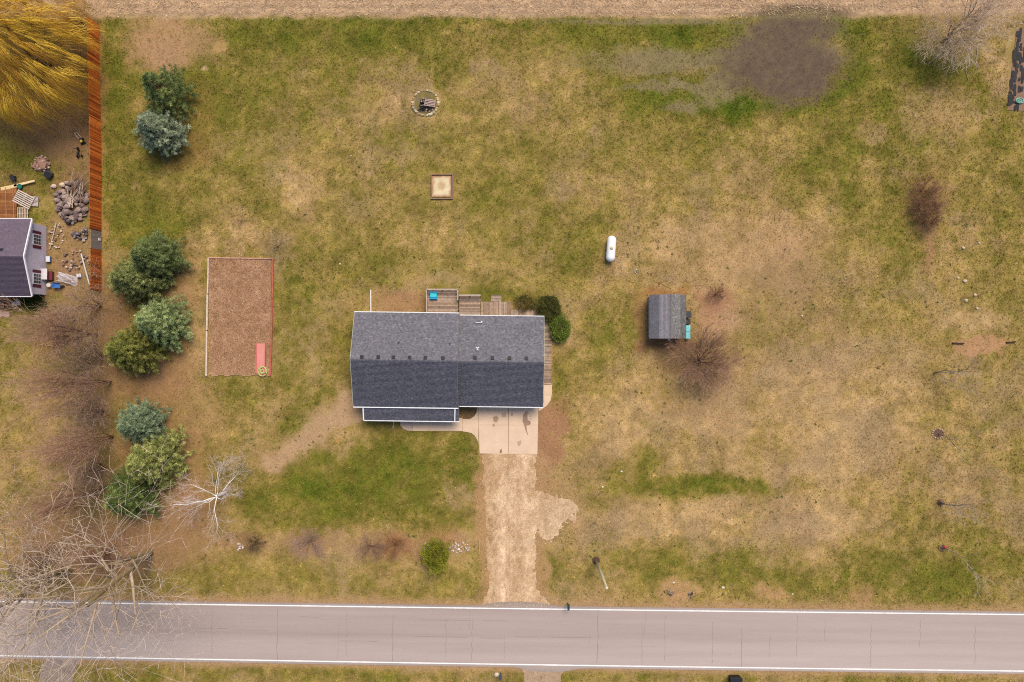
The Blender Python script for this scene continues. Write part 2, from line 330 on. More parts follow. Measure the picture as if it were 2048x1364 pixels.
def pond_mask(px, py):
    px = px - 4
    w = 70 * (fbm(px / 60., py / 36., 6) - .5); w2 = 22 * (fbm(px / 14., py / 9., 1) - .5)
    d = np.hypot((px + w + w2 - 1560) / 128., (py + w * .6 + w2 - 122) / 78.)
    d2 = np.hypot((px + w + w2 - 1590) / 105., (py + w * .5 - 60) / 42.)
    d3 = np.hypot((px + w * 2 - 1380) / 210., (py + w * .55 + w2 - 122 - (px - 1380) * -.02) / 27.)
    d4 = np.hypot((px + w * 2 - 1360) / 150., (py + w * .5 + w2 - 172) / 11.)
    d5 = np.hypot((px + w - 1440) / 60., (py + w + w2 - 185) / 30.)
    d6 = np.hypot((px + w - 1320) / 240., (py + w2 * .6 - 44) / 6.)
    d7 = np.hypot((px + w - 1345) / 40., (py + w2 * .6 + w*.3 - 210) / 12.)
    dn = .55 * (fbm(px / 16., py / 11., 3, 4, .65) - .5)
    deep = sstep(1.22, .5, np.minimum(np.hypot((px + w + w2 - 1562) / 132., (py + w * .6 + w2 - 132) / 76.), d2 * 1.1) + dn) * sstep(22, 48, py + w2 * .5)
    wet = sstep(1.35, .55, np.minimum.reduce([d, d2, d3, d4 * 1.05, d5, d6, d7]) + dn * .8)
    return wet, deep
RAMP = np.array([[202, 168, 118], [190, 158, 104], [176, 149, 89], [160, 139, 74], [142, 128, 60], [123, 119, 47], [104, 112, 37], [88, 104, 30]], float)
def ramp(g):
    x = np.clip(g, 0, .999) * (len(RAMP) - 1); i = x.astype(int); f = (x - i)[..., None]
    return RAMP[i] * (1 - f) + RAMP[i + 1] * f
def ground_fields(px, py):
    px = np.asarray(px, float); py = np.asarray(py, float)
    wx = px + 44 * (fbm(px / 42., py / 42., 0) - .5) + 14 * (fbm(px / 11., py / 11., 2) - .5)
    wy = py + 44 * (fbm(px / 42., py / 42., 4) - .5) + 14 * (fbm(px / 11., py / 11., 6) - .5)
    g = .36 + .28 * (fbm(px / 150., py / 120., 1) - .5) + .34 * (fbm(px / 75., py / 75., 6, 3) - .5) + .48 * (fbm(px / 34., py / 34., 3, 5, .7) - .5) + .52 * (fbm(px / 8., py / 8., 5, 3, .75) - .5)
    g = g + .07 * sstep(1300, 900, px) * sstep(1080, 700, py) + .09 * sstep(420, 250, py) - .07 * sstep(1150, 1350, px) * sstep(600, 760, py) * sstep(1120, 1040, py)
    patch = np.clip(-.05 + 2.1 * fbm(px / 30. + .5 * fbm(px / 20., py / 20., 2), py / 24., 7, 5, .7), .1, 2)
    g = g + .06 * np.sin(px / 300. + 1)
    for cx, cy, rx, ry, s in GREEN:
        g = g + .66 * s * patch * sstep(1.45, .25, np.hypot((wx - cx) / rx, (wy - cy) / ry))
    rd_p = np.hypot((wx - 1560) / 150., (wy - 118) / 96.) + .25 * (fbm(px / 30., py / 30., 2, 3) - .5)
    g = g + .42 * np.exp(-((rd_p - 1.04) / .17) ** 2) * sstep(1400, 1500, px) * (.6 + .8 * fbm(px / 12., py / 12., 4, 3))
    for cx, cy, rx, ry, s in DRY:
        g = g - .85 * s * patch * sstep(1.45, .25, np.hypot((wx - cx) / rx, (wy - cy) / ry))
    g = np.where(g > .64, .64 + (g - .64) * .5, g)
    dirt = np.zeros_like(px); dcol = np.zeros(px.shape + (3,))
    sp = fbm(px / 7., py / 7., 2, 3)
    for cx, cy, rx, ry, s, c, e in DIRT:
        w = s * sstep(1 + e, 1 - e, np.hypot((wx - cx) / rx, (wy - cy) / ry))
        w = np.clip(w * (.72 + .9 * (sp - .3)), 0, 1)
        dcol = dcol * (1 - w[..., None]) + np.array(c, float) * w[..., None]; dirt = dirt * (1 - w) + w
    for x0, y0, x1, y1, r, s, c in SEGS:
        L2 = (x1 - x0) ** 2 + (y1 - y0) ** 2; t = np.clip(((wx - x0) * (x1 - x0) + (wy - y0) * (y1 - y0)) / L2, 0, 1)
        w = s * sstep(1.4, .5, np.hypot(wx - x0 - t * (x1 - x0), wy - y0 - t * (y1 - y0)) / r)
        dcol = dcol * (1 - w[..., None]) + np.array(c, float) * w[..., None]; dirt = dirt * (1 - w) + w
    # road shoulders
    n1 = 9 * (fbm(px / 26., py / 26., 7) - .5)
    up = road_top(px) - py + n1 * 1.5; dn = py - road_bot(px) + n1
    w = .8 * sstep(26, 8, up) * (up > -8) + .85 * sstep(20, 7, dn) * (dn > -6)
    c = np.array((190, 152, 112), float); dcol = dcol * (1 - w[..., None]) + c * w[..., None]; dirt = np.clip(dirt * (1 - w) + w, 0, 1)
    return g, dirt, dcol
def ground_rgb(px, py, g=None, jitter=None):
    gg, dirt, dcol = ground_fields(px, py)
    if jitter is not None: gg = gg + jitter
    base = ramp(gg)
    pink = sstep(.45, .75, fbm(px / 120., py / 120., 6))[..., None] * .35 * sstep(.6, .25, gg)[..., None]
    base = base * (1 - pink) + np.array((172, 140, 108.)) * pink
    wv = fbm(px / 24. + 1.4 * fbm(px / 50., py / 50., 5), py / 20. + 1.4 * fbm(px / 50., py / 50., 1), 4, 5, .7)     # matted thatch, pale and dull wisps
    base = base * (1 + .42 * (wv - .5))[..., None]; gy = sstep(.5, .7, fbm(px / 70., py / 70., 3, 3))[..., None] * .36 * sstep(.6, .3, gg)[..., None]
    base = base * (1 - gy) + np.array((168, 144, 112.)) * gy
    cc = base * (1 - dirt[..., None]) + dcol
    # stubble field
    f = sstep(44, 26, py + 14 * (fbm(px / 30., py / 12., 1) - .5) + 6 * sstep(1700, 1850, px))
    fc = np.array((204, 170, 134.)) * (.80 + .36 * fbm(px / 14., py / 4., 3) + .05 * np.sin(py * 1.15 + 1.2 * fbm(px / 60., py / 30., 2)))[..., None]
    fc = fc * (1 - .45 * sstep(1.2, .3, np.hypot((px - 1600) / 120., (py - 30) / 26.)))[..., None]
    cc = cc * (1 - f[..., None]) + fc * f[..., None]
    wet, deep = pond_mask(px, py)
    w = (wet * np.clip(.6 + .6 * fbm(px / 6., py / 4., 2, 3), 0, 1))[..., None]; cc = cc * (1 - w) + np.array((148, 132, 94.)) * w
    w = (deep * np.clip(.25 + 1.1 * fbm(px / 11., py / 8., 4, 5, .75), 0, 1))[..., None]; cc = cc * (1 - w) + np.array((108, 88, 72.)) * w
    return cc, gg, dirt, f, wet, deep

# ------------------------------------------------------------------ ground sheet
def axis(a, b, step, far):
    core = np.arange(a, b + 1e-6, step)
    return np.concatenate([np.array(far[::-1]) * -1 + a, core, np.array(far) + b])
far = [4, 12, 40, 120, 400, 1200, 2600]
gx = axis(-66, 66, .25, far); gy = axis(-45, 45, .25, far)
XX, YY = np.meshgrid(gx, gy)
px_, py_ = XX * S + 1024, 682 - YY * S
cc, gg, dirt, fld, wet, deep = ground_rgb(np.clip(px_, -60, 2110), np.clip(py_, -60, 1420))
ZZ = .05 * (fbm(px_ / 70., py_ / 70., 2) - .5) * (np.abs(XX) < 70) * (np.abs(YY) < 50)
near_road = np.minimum(np.abs(py_ - road_top(px_)), np.abs(py_ - road_bot(px_)))
ZZ = np.where((py_ > road_top(px_) - 40) & (py_ < road_bot(px_) + 40), np.minimum(ZZ, -.01), ZZ) - .03
nx, ny = len(gx), len(gy)
idx = np.arange(nx * ny).reshape(ny, nx)
F = np.stack([idx[:-1, :-1], idx[:-1, 1:], idx[1:, 1:], idx[1:, :-1]], -1).reshape(-1, 4)
me = np_mesh('ground', np.stack([XX, YY, ZZ], -1).reshape(-1, 3), F, lin(cc.reshape(-1, 3)) * ALB * .86, smooth=True)
tag(link_mesh('ground', me, M_ground), kind='structure')

def sheet(name, maskfn, colfn, x0, x1, y0, y1, z, mt, step=.125, thr=.5):
    ax = np.arange((x0 - 1024) / S, (x1 - 1024) / S, step); ay = np.arange((682 - y1) / S, (682 - y0) / S, step)
    X, Y = np.meshgrid(ax, ay); qx, qy = X * S + 1024, 682 - Y * S
    m = maskfn(qx, qy) > thr; c = colfn(qx, qy)
    i = np.arange(m.size).reshape(m.shape)
    q = np.stack([i[:-1, :-1], i[:-1, 1:], i[1:, 1:], i[1:, :-1]], -1).reshape(-1, 4)
    keep = m.ravel()[q].all(1); q = q[keep]
    used, inv = np.unique(q, return_inverse=True)
    Z = np.full(X.size, z); V = np.stack([X.ravel(), Y.ravel(), Z], -1)[used]
    return link_mesh(name, np_mesh(name, V, inv.reshape(q.shape), lin(c.reshape(-1, 3)[used]) * ALB, smooth=True), mt)

# gravel drive
def drive_col(px, py):
    n = fbm(px / 26., py / 60., 3)[..., None]; n2 = fbm(px / 7., py / 22., 5)[..., None]
    n3 = fbm(px / 3., py / 6., 1, 3, .8)[..., None]; c = np.array((214, 181, 144.)) + (n - .5) * np.array((44, 50, 56.)) + (n2 - .5) * np.array((54, 56, 54.)) + (n3 - .5) * np.array((70, 66, 60.)) + (fbm(px / 14., py / 10., 2, 5, .75)[..., None] - .5) * np.array((50, 54, 54.))
    tr = np.exp(-((px - 1000 - (py - 900) * .03) / 9.) ** 2) + np.exp(-((px - 1048 - (py - 900) * .03) / 9.) ** 2)
    c = c + (tr * 16 - 8)[..., None]
    gr = (sstep(1.2, .5, np.hypot((px - 1125) / 44., (py - 1018) / 34.)) * .7 + sstep(1.2, .5, np.hypot((px - 1100) / 24., (py - 1055) / 26.)) * .6 + sstep(1.3, .4, np.hypot((px - 1040) / 45., (py - 1085) / 9.)) * .55)[..., None]
    gr = np.clip(gr * .6, 0, .55)
    c = c * (1 - gr) + np.array((216, 190, 160.)) * gr
    ed = (sstep(988, 966, px) * .5)[..., None]; c = c * (1 - ed) + np.array((180, 136, 96.)) * ed
    return c
dv = sheet('gravel_driveway', drive_mask, drive_col, 940, 1180, 895, 1226, .012, M_gravel)
tag(dv, kind='structure')

# standing water
def water_mask(px, py):
    w_, d_ = pond_mask(px, py); return np.maximum(d_ * 1.2, w_ * .62)
def water_depth(px, py):
    w_, d_ = pond_mask(px, py); k = (.02 * w_ + .10 * d_) / ALB; g = np.where(k <= .0031308, k * 12.92, 1.055 * k ** (1 / 2.4) - .055)
    return np.repeat((g * 255)[..., None], 3, -1)
M_water = mat('muddy_water', (.15, .115, .10), var=.2, scale=1.5, rough=.42, spec=.15)
_n = M_water.node_tree.nodes; _a = _n.new('ShaderNodeAttribute'); _a.attribute_name = 'Col'; M_water.node_tree.links.new(_a.outputs['Fac'], _n['Principled BSDF'].inputs['Alpha'])
wt = sheet('flood_water', water_mask, water_depth, 1180, 1720, 34, 240, .02, M_water, step=.2)
tag(wt, kind='structure')

# ------------------------------------------------------------------ road
RA = -math.atan2(28.5, 2048.0)
rx = np.concatenate([[-2600, -1200, -400, -150], np.arange(-80, 80.1, 1.0), [150, 400, 1200, 2600]])
def line_y(x, which):
    p = np.clip(x, -70, 70) * S + 1024; y = road_top(p) if which == 0 else road_bot(p)
    return (682 - y) / S + (x - np.clip(x, -70, 70)) * math.tan(RA)
yt = line_y(rx, 0); yb = line_y(rx, 1)
tt = np.linspace(-.035, 1.035, 40)
RX = np.repeat(rx[:, None], len(tt), 1)
en = .10 * (fbm(rx * 1.3, rx * 0, 3) - .5)
RY = yt[:, None] * (1 - tt) + yb[:, None] * tt
RY[:, 0] += .14 + en + .5 * np.exp(-((rx - .8) / 3.8) ** 4); RY[:, -1] -= .14 + en + .5 * np.exp(-((rx - 4.5) / 3.2) ** 4)
T = np.repeat(tt[None], len(rx), 0)
rc = np.array((170, 153, 145.)) + np.zeros(RX.shape + (1,))
lane = np.abs(((T * 2) % 1) - .5)
rc = rc + (sstep(.34, .22, np.abs(lane - .26)) * 5 - sstep(.06, .0, np.abs(T - .5)) * 5 + 10 * sstep(.35, .85, T))[..., None]
rc = rc + (8 * sstep(-10, 45, RX))[..., None] * np.array((1, 1, 1.04)) + (16 * (fbm(RX / 26., T * 9, 4) - .5))[..., None]
rc[:, [0, -1]] *= .9
n2 = len(tt); ii = np.arange(len(rx) * n2).reshape(len(rx), n2)
Fq = np.stack([ii[:-1, :-1], ii[:-1, 1:], ii[1:, 1:], ii[1:, :-1]], -1).reshape(-1, 4)[:, ::-1]
RZ = .02 + .05 * (1 - (2 * T - 1) ** 2)
me = np_mesh('road', np.stack([RX, RY, RZ], -1).reshape(-1, 3), Fq, lin(rc.reshape(-1, 3)) * ALB, smooth=True)
road = tag(link_mesh('road', me, M_asphalt), kind='structure')
def ribbon(name, xs, yc, w, z, mt, parent, c=(1, 1, 1)):
    v = []; 
    for x, y, ww in zip(xs, yc, w): v += [(x, y - ww / 2, z), (x, y + ww / 2, z)]
    n = len(xs); f = [(2 * i, 2 * i + 2, 2 * i + 3, 2 * i + 1) for i in range(n - 1)]
    me = np_mesh(name, np.array(v), np.array(f), np.tile(np.array(c), (len(v), 1)))
    return link_mesh(name, me, mt, parent)
for k in (0, 1):
    xs = np.concatenate([[-1200, -400, -150], np.arange(-80, 80.1, .5), [150, 400, 1200]])
    ys = line_y(xs, k); w = .15 + .08 * (fbm(xs * 1.7, xs * 0 + k, 2) - .5)
    ribbon('edge_line', xs, ys, w, .034, M_line, road)
M_crack = mat('tar_crack', A(154, 138, 130), var=.2, scale=4, rough=.9)
cr = random.Random(4)
for cx, a, b, w in [(90, .05, .95, .03), (335, .05, .5, .03), (556, .05, 1, .06), (678, .3, .95, .04), (694, .1, .9, .035), (786, .15, 1, .06), (893, .2, .9, .04), (945, .2, .95, .05), (940, .0, .4, .03), (1010, .5, .9, .03), (1180, .45, .6, .03), (1196, 0, .95, .07), (1285, .2, 1, .04), (1290, .0, .5, .03), (1330, .1, .9, .035), (1425, .2, .95, .04), (1484, .3, 1, .06), (1594, .05, .8, .035), (1742, .2, .95, .05), (1840, .1, .6, .03), (1950, .2, .9, .04), (240, .2, .9, .03), (425, .1, .9, .04), (1540, .4, .8, .03), (1650, .1, .5, .03)]:
    x = (cx - 1024) / S; pts = []
    for i in range(14):
        t = a + (b - a) * i / 13; xx = x + cr.uniform(-.08, .08) - t * .1
        pts.append((xx, float(line_y(np.array([x]), 0)[0] * (1 - t) + line_y(np.array([x]), 1)[0] * t), t))
    v = []
    for xx, yy, t in pts:
        ww = w * cr.uniform(.5, 1.2) * .5; z = .024 + .05 * (1 - (2 * t - 1) ** 2) + .004; v += [(xx - ww, yy, z), (xx + ww, yy, z)]
    f = [(2 * i, 2 * i + 1, 2 * i + 3, 2 * i + 2) for i in range(13)]
    link_mesh('crack', np_mesh('crack', np.array(v), np.array(f), np.ones((len(v), 3))), M_crack, road)
for x0, x1, t in [(840, 945, .22), (965, 1020, .22), (830, 940, .52), (960, 1010, .53), (680, 760, .62), (460, 540, .45), (380, 460, .43), (1030, 1080, .5), (1100, 1190, .5), (600, 640, .2)]:
    xs = np.arange((x0 - 1024) / S, (x1 - 1024) / S, .3); ys = line_y(xs, 0) * (1 - t) + line_y(xs, 1) * t + .06 * (fbm(xs * 2, xs * 0, 3) - .5)
    ribbon('crack', xs, ys, .02 + .05 * fbm(xs * 3, xs * 0, 5), .03 + .05 * (1 - (2 * t - 1) ** 2), M_crack, road)
# side tracks south of the road
for nm, poly in (('farm_track', [(1038, 1328), (1140, 1330), (1122, 1350), (1118, 1420), (1050, 1420), (1048, 1346)]), ('farm_track', [(92, 1312), (168, 1313), (150, 1335), (136, 1420), (66, 1420), (84, 1335)])):
    mb = MB(); mb.prism([P(*q)[:2] for q in poly], -.05, .009, A(184, 156, 130) if poly[0][0] > 500 else A(166, 146, 134)); tag(mb.build(nm, M_gravel), kind='structure')

# ------------------------------------------------------------------ roofs
def shingles(name, p0, u, Lu, v, Lv, base, parent, ex=.145, lum=.17, hue=.018, mt=None, wmin=.13, wmax=.26, z=.012):
    p0 = np.array(p0, float); u = np.array(u, float); v = np.array(v, float); n = np.cross(u, v); n /= np.linalg.norm(n)
    if n[2] < 0: n = -n
    nc = int(Lv / ex); ex = Lv / nc; V = []; Fc = []; C = []
    rows = []
    for j in range(nc):
        e = [0.0]; t = rng.uniform(.05, wmax)
        while t < Lu - .05: e.append(t); t += rng.uniform(wmin, wmax)
        e.append(Lu); e = np.array(e); rows.append(np.stack([e[:-1], e[1:], np.full(len(e) - 1, j * ex)], 1))
    R = np.concatenate(rows); N = len(R); hgt = z + rng.uniform(0, .012, N)
    a = R[:, 0:1]; b = R[:, 1:2]; y0 = R[:, 2:3] - .01; y1 = R[:, 2:3] + ex + .01
    V = np.empty((N, 6, 3)); hh = hgt[:, None] * n
    V[:, 0] = p0 + a * u + y0 * v + hh; V[:, 1] = p0 + b * u + y0 * v + hh; V[:, 2] = p0 + b * u + y1 * v + n * .003; V[:, 3] = p0 + a * u + y1 * v + n * .003
    V[:, 4] = p0 + a * u + y0 * v; V[:, 5] = p0 + b * u + y0 * v
    q = np.array([[0, 1, 2, 3], [4, 5, 1, 0]]); f = (q[None] + (np.arange(N) * 6)[:, None, None]).reshape(-1, 4)
    c = np.repeat(jitcol(base, N, lum, hue), 6, axis=0)
    off = np.array(parent_loc(parent))
    o = link_mesh(name, np_mesh(name, V.reshape(-1, 3) - off, f, c), mt or M_shingle, parent); o['kind'] = 'stuff'
    return o
def slope(root, x0, x1, ye, ze, yr, zr, base, th=.16, name='roof_slope', lum=.17):
    """roof plane rising from eave line y=ye to ridge y=yr; slab + shingles"""
    mb = MB(); up = Vector((0, 0, -th))
    a, b, c, d = Vector((x0, ye, ze)), Vector((x1, ye, ze)), Vector((x1, yr, zr)), Vector((x0, yr, zr))
    vs = [a, b, c, d, a + up, b + up, c + up, d + up]
    fs = [(0, 1, 2, 3), (7, 6, 5, 4), (0, 4, 5, 1), (1, 5, 6, 2), (2, 6, 7, 3), (3, 7, 4, 0)]
    if ye > yr: fs = [t[::-1] for t in fs]
    mb.add(vs, fs, A(236, 236, 232)); r = mb.build(name, M_col, root)
    L = math.hypot(yr - ye, zr - ze); v = ((0), (yr - ye) / L, (zr - ze) / L)
    if ye < yr: shingles('shingles', (x0, ye, ze + .004), (1, 0, 0), x1 - x0, v, L, base, r, lum=lum)
    else: shingles('shingles', (x0, ye, ze + .004), (1, 0, 0), x1 - x0, v, L, base, r, lum=lum)
    return r

# ------------------------------------------------------------------ main house
HC = Vector((-7.6, -2.3, 0)); HR = -0.0127
def HL(px, py, z=0.0):
    p = P(px, py, z) - HC; c, s_ = math.cos(-HR), math.sin(-HR)
    return Vector((p.x * c - p.y * s_, p.x * s_ + p.y * c, p.z)) + Vector((HC.x, HC.y, 0))
house = empty('house', HC, HR, 'large single-storey house with dark grey shingle roofs and white gutters', 'house')
SH = A(115, 112, 120)
LX0, LX1, RX1 = -19.1, -6.47, 3.82
w = MB(); w.box((-12.8, -2.35, 1.3), (11.7, 10.5, 2.75)); w.box((-1.5, -2.35, 1.05), (9.7, 10.1, 2.1))
for x0, x1, ya, yb, zr, ze in ((-18.62, -7.0, 2.85, -7.55, 4.4, 2.6), (-6.6, 3.3, 2.6, -7.35, 3.82, 2.15)):
    w.add([(x0, ya, ze), (x0, yb, ze), (x0, -2.35, zr), (x1, ya, ze), (x1, yb, ze), (x1, -2.35, zr)], [(0, 1, 2), (5, 4, 3), (0, 2, 5, 3), (2, 1, 4, 5)])
w.build('wall', M_siding, house)
slope(house, LX0, LX1, 3.35, 2.75, -2.30, 4.70, SH, name='roof_slope'); slope(house, LX0, LX1, -8.05, 2.75, -2.30, 4.70, SH)
slope(house, LX1 - .06, RX1, 3.12, 2.3, -2.36, 4.08, SH); slope(house, LX1 - .06, RX1, -7.86, 2.3, -2.36, 4.08, SH)
slope(house, -17.95, LX1 + .1, -9.75, 2.12, -7.75, 2.62, SH, name='porch_roof')
for x0, x1, y, z in ((LX0, LX1, -2.30, 4.70), (LX1, RX1, -2.36, 4.08)):
    m = MB(); n = int((x1 - x0) / .21)
    for i in range(n):
        x = x0 + (i + .5) * (x1 - x0) / n; g = random.uniform(.75, 1.2); c = tuple(np.array(SH) * g)
        wv = (x1 - x0) / n * 1.02; dz = .10
        m.add([(x - wv / 2, y - .19, z - .055), (x + wv / 2, y - .19, z - .055 + .02), (x + wv / 2, y, z + .045), (x - wv / 2, y, z + .025), (x + wv / 2, y + .19, z - .055 + .02), (x - wv / 2, y + .19, z - .055)],
              [(0, 1, 2, 3), (3, 2, 4, 5)], c)
    o = m.build('ridge_cap', M_shingle, house); o['kind'] = 'stuff'
for x0, x1, y, z, wd in ((LX0 - .05, LX1, 3.40, 2.66, .11), (LX0 - .03, LX1 + .05, -8.12, 2.68, .15), (LX1 + .05, RX1 + .05, 3.17, 2.21, .09), (LX1 + .15, RX1 + .02, -7.93, 2.22, .12), (-18.0, LX1 + .15, -9.81, 2.05, .13)):
    m = MB(); m.box(((x0 + x1) / 2, y, z), (x1 - x0, wd, .13)); m.box(((x0 + x1) / 2, y - math.copysign(.0, y), z - .09), (x1 - x0, wd * .6, .06)); m.build('gutter', M_white, house)
# rake trim
def rake(x, ye, ze, yr, zr, wd=.07, c=A(214, 220, 208)):
    m = MB(); m.beam((x, ye, ze - .03), (x, yr, zr - .03), wd, .17, c); m.build('rake_trim', M_col, house)
for x, ye, yr, ze, zr in ((LX0 - .02, 3.35, -2.3, 2.75, 4.7), (LX0 - .02, -8.05, -2.3, 2.75, 4.7), (RX1 + .02, 3.12, -2.36, 2.3, 4.08), (RX1 + .02, -7.86, -2.36, 2.3, 4.08), (LX1 + .02, 3.35, -2.3, 2.75, 4.7), (LX1 + .02, -8.05, -2.3, 2.75, 4.7)):
    rake(x, ye, ze, yr, zr, .05, A(120, 118, 118) if abs(x - LX1) < .1 else A(176, 186, 170))
rake(-17.98, -9.75, 2.16, -8.1, 2.58, .13, A(250, 250, 250)); 
m = MB(); m.beam(HL(909.5, 844, 2.2) + Vector((0, 0, .0)), HL(910, 818, 2.64), .12, .05, A(250, 250, 250)); m.build('rake_trim', M_col, house)
for px, py, z in [(724, 713.5, 4.6), (757, 713.5, 4.6), (787, 714, 4.6), (819.5, 714.5, 4.6), (851, 715, 4.6), (886, 715.5, 4.6), (950, 714.5, 3.98), (985, 715, 3.98), (1019, 715.5, 3.98), (1053, 716, 3.98)]:
    p = HL(px, py, z); m = MB(); m.box(p + Vector((0, 0, .03)), (.34, .34, .12), col=A(58, 54, 54), bev=.03, rx=-.33); m.box(p + Vector((0, -.02, .12)), (.40, .42, .05), col=A(40, 37, 38), rx=-.1, bev=.02); m.build('roof_vent', M_plastic, house)
def pipe(px, py, z, r, h, c, name='vent_pipe'):
    p = HL(px, py, z + h); p.z = z; m = MB(); m.lathe(p, [(r * 2.2, -.06), (r * 2.0, .05), (r, .07), (r, h), (r * .6, h + .005)], 10, c); return m.build(name, M_plastic, house)
pipe(797, 685, 3.98, .06, .25, A(60, 58, 60)); pipe(899, 687, 3.98, .06, .25, A(60, 58, 60))
m = MB(); p = HL(955, 697, 3.84); m.tube([p - Vector((0, 0, .3)), p], .09, 10, A(245, 245, 245)); m.tube([p, p + Vector((-.14, .12, .14))], .09, 8, A(245, 245, 245)); m.tube([p, p + Vector((.14, .12, .14))], .09, 8, A(245, 245, 245)); m.box(p + Vector((0, -.1, -.05)), (.22, .22, .1), col=A(240, 240, 240)); m.build('flue_cap', M_plastic, house)
m = MB(); p = HL(958, 645.5, 2.76); m.box(p, (.75, .07, .05), col=A(225, 225, 225), rx=-.33); m.box(p + Vector((.32, .14, -.02)), (.16, .16, .12), col=A(240, 240, 240)); m.build('antenna_mount', M_plastic, house)
# doors and windows (under the eaves)
def window(x, y, z, wx, wz, face, parent=house):
    m = MB(); m.box((x, y, z), (wx, .08, wz), col=A(240, 240, 238)); f = m.build('window', M_col, parent)
    g = MB()
    for sx in (-1, 1): g.box((x + sx * wx * .235, y + face * .035, z), (wx * .42, .03, wz - .16))
    g.build('pane', M_glass, f)
for x, z, wx, wz in ((-16.6, 1.5, 1.5, 1.2), (-10.4, 1.5, 1.5, 1.2)): window(x, -7.62, z, wx, wz, -1)
for x in (-17, -14.2, -3.5, 1): window(x, 2.92 if x < -7 else 2.72, 1.5, 1.4, 1.1, 1)
m = MB(); m.box((-13.4, -7.63, 1.05), (.95, .08, 2.05), col=A(110, 40, 40)); dr = m.build('front_door', M_col, house); m = MB(); m.box((-13.05, -7.7, 1.0), (.05, .08, .12), col=A(200, 180, 120)); m.build('handle', M_col, dr)
gd = MB(); gd.box((-.6, -7.44, 1.02), (4.9, .08, 2.04), col=A(232, 232, 228)); g = gd.build('garage_door', M_col, house)
for k in range(4):
    m = MB(); m.box((-.6, -7.49, .26 + k * .5), (4.75, .04, .45), col=A(236, 236, 232), bev=.01); m.build('panel', M_col, g)
for x in (-17.6, -14.2, -10.5, -7.0):
    m = MB(); m.box((x, -9.5, 1.08), (.14, .14, 1.95), col=A(244, 244, 242)); m.build('porch_post', M_col, house)
m = MB(); m.box((-12.3, -8.7, .07), (11, 1.9, .16), col=A(188, 164, 146)); m.build('porch_floor', M_conc, house)

# ------------------------------------------------------------------ concrete drive, walk, strip
cd = empty('concrete_driveway', HC, HR); cd['kind'] = 'structure'
def slab(pts, c=None, name='slab', h=.05):
    m = MB(); pp = [HL(*q) for q in pts]; cx = sum(p.x for p in pp) / len(pp); cy = sum(p.y for p in pp) / len(pp)
    pp = [(p.x + (.012 if p.x < cx else -.012), p.y + (.012 if p.y < cy else -.012)) for p in pp]
    g = random.uniform(.97, 1.03); b = np.array(c or A(226, 196, 168)) * g
    m.prism(pp, -.06, h, tuple(b)); return m.build(name, M_conc, cd)
slab([(957, 806), (1016.5, 806), (1016.5, 850), (957, 850)]); slab([(1017, 806), (1077, 806), (1076, 850), (1017, 850)])
slab([(957, 850), (1016.5, 850), (1016.5, 908), (959, 907)]); slab([(1017, 850), (1076, 850), (1075, 908), (1017, 908)])
slab([(925, 838), (957, 838), (957, 890), (955, 880), (950, 872), (943, 866.5), (934, 863.5), (925, 862.5)])
for a, b in ((825, 858), (858, 892), (892, 925)): slab([(a, 836), (b, 836), (b, 862), (a, 862)])
slab([(798, 836), (825, 836), (825, 862), (814, 861), (806, 857), (801, 851)], A(212, 180, 160))
slab([(957, 806), (957, 838), (940, 838), (948, 833), (953, 826), (955, 815), (955, 806)])
slab([(1077, 806), (1087, 806), (1087, 790), (1103.5, 790), (1101, 801), (1094, 811), (1085, 818), (1077, 823)]); slab([(1087, 769), (1104, 769), (1104, 790), (1087, 790)])
M_stain = mat('oil_stain', A(150, 122, 100), var=.2, scale=4, rough=.75)
def stain(pts, c, z=.056):
    m = MB(); pp = [HL(*q) for q in pts]; n = len(pp)
    m.add([(p.x, p.y, z) for p in pp], [tuple(range(n)) if sum(pp[i].x * pp[(i + 1) % n].y - pp[(i + 1) % n].x * pp[i].y for i in range(n)) > 0 else tuple(range(n - 1, -1, -1))], c); return m.build('stain', M_conc, cd)
stain([(1046, 830), (1052, 822), (1055, 827), (1055, 838), (1062, 846), (1060, 850), (1053, 851), (1054, 862), (1057, 872), (1054, 868), (1050, 858), (1048, 849), (1045, 842)], A(164, 137, 114))
for q in ((1057, 827), (1060, 832), (1061, 838), (1055, 824), (1060, 843)):
    stain([(q[0] + 1.6 * math.cos(a), q[1] + 1.4 * math.sin(a)) for a in (0, 1.2, 2.4, 3.8, 5)], A(172, 146, 122))
stain([(986, 834), (993, 831), (998, 837), (993, 845), (987, 843)], A(180, 148, 120)); stain([(1022, 826), (1026, 825), (1026, 832), (1022, 832)], A(190, 160, 134)); stain([(985, 849), (988, 846), (990, 853), (986, 853)], A(176, 142, 112)); stain([(1034, 884), (1043, 880), (1041, 890), (1036, 893)], A(194, 162, 134)); stain([(1003, 826), (1012, 824), (1012, 834), (1004, 835)], A(194, 162, 140))
stain([(1000, 900), (1003, 897), (1004, 905), (999, 906)], A(150, 116, 90))

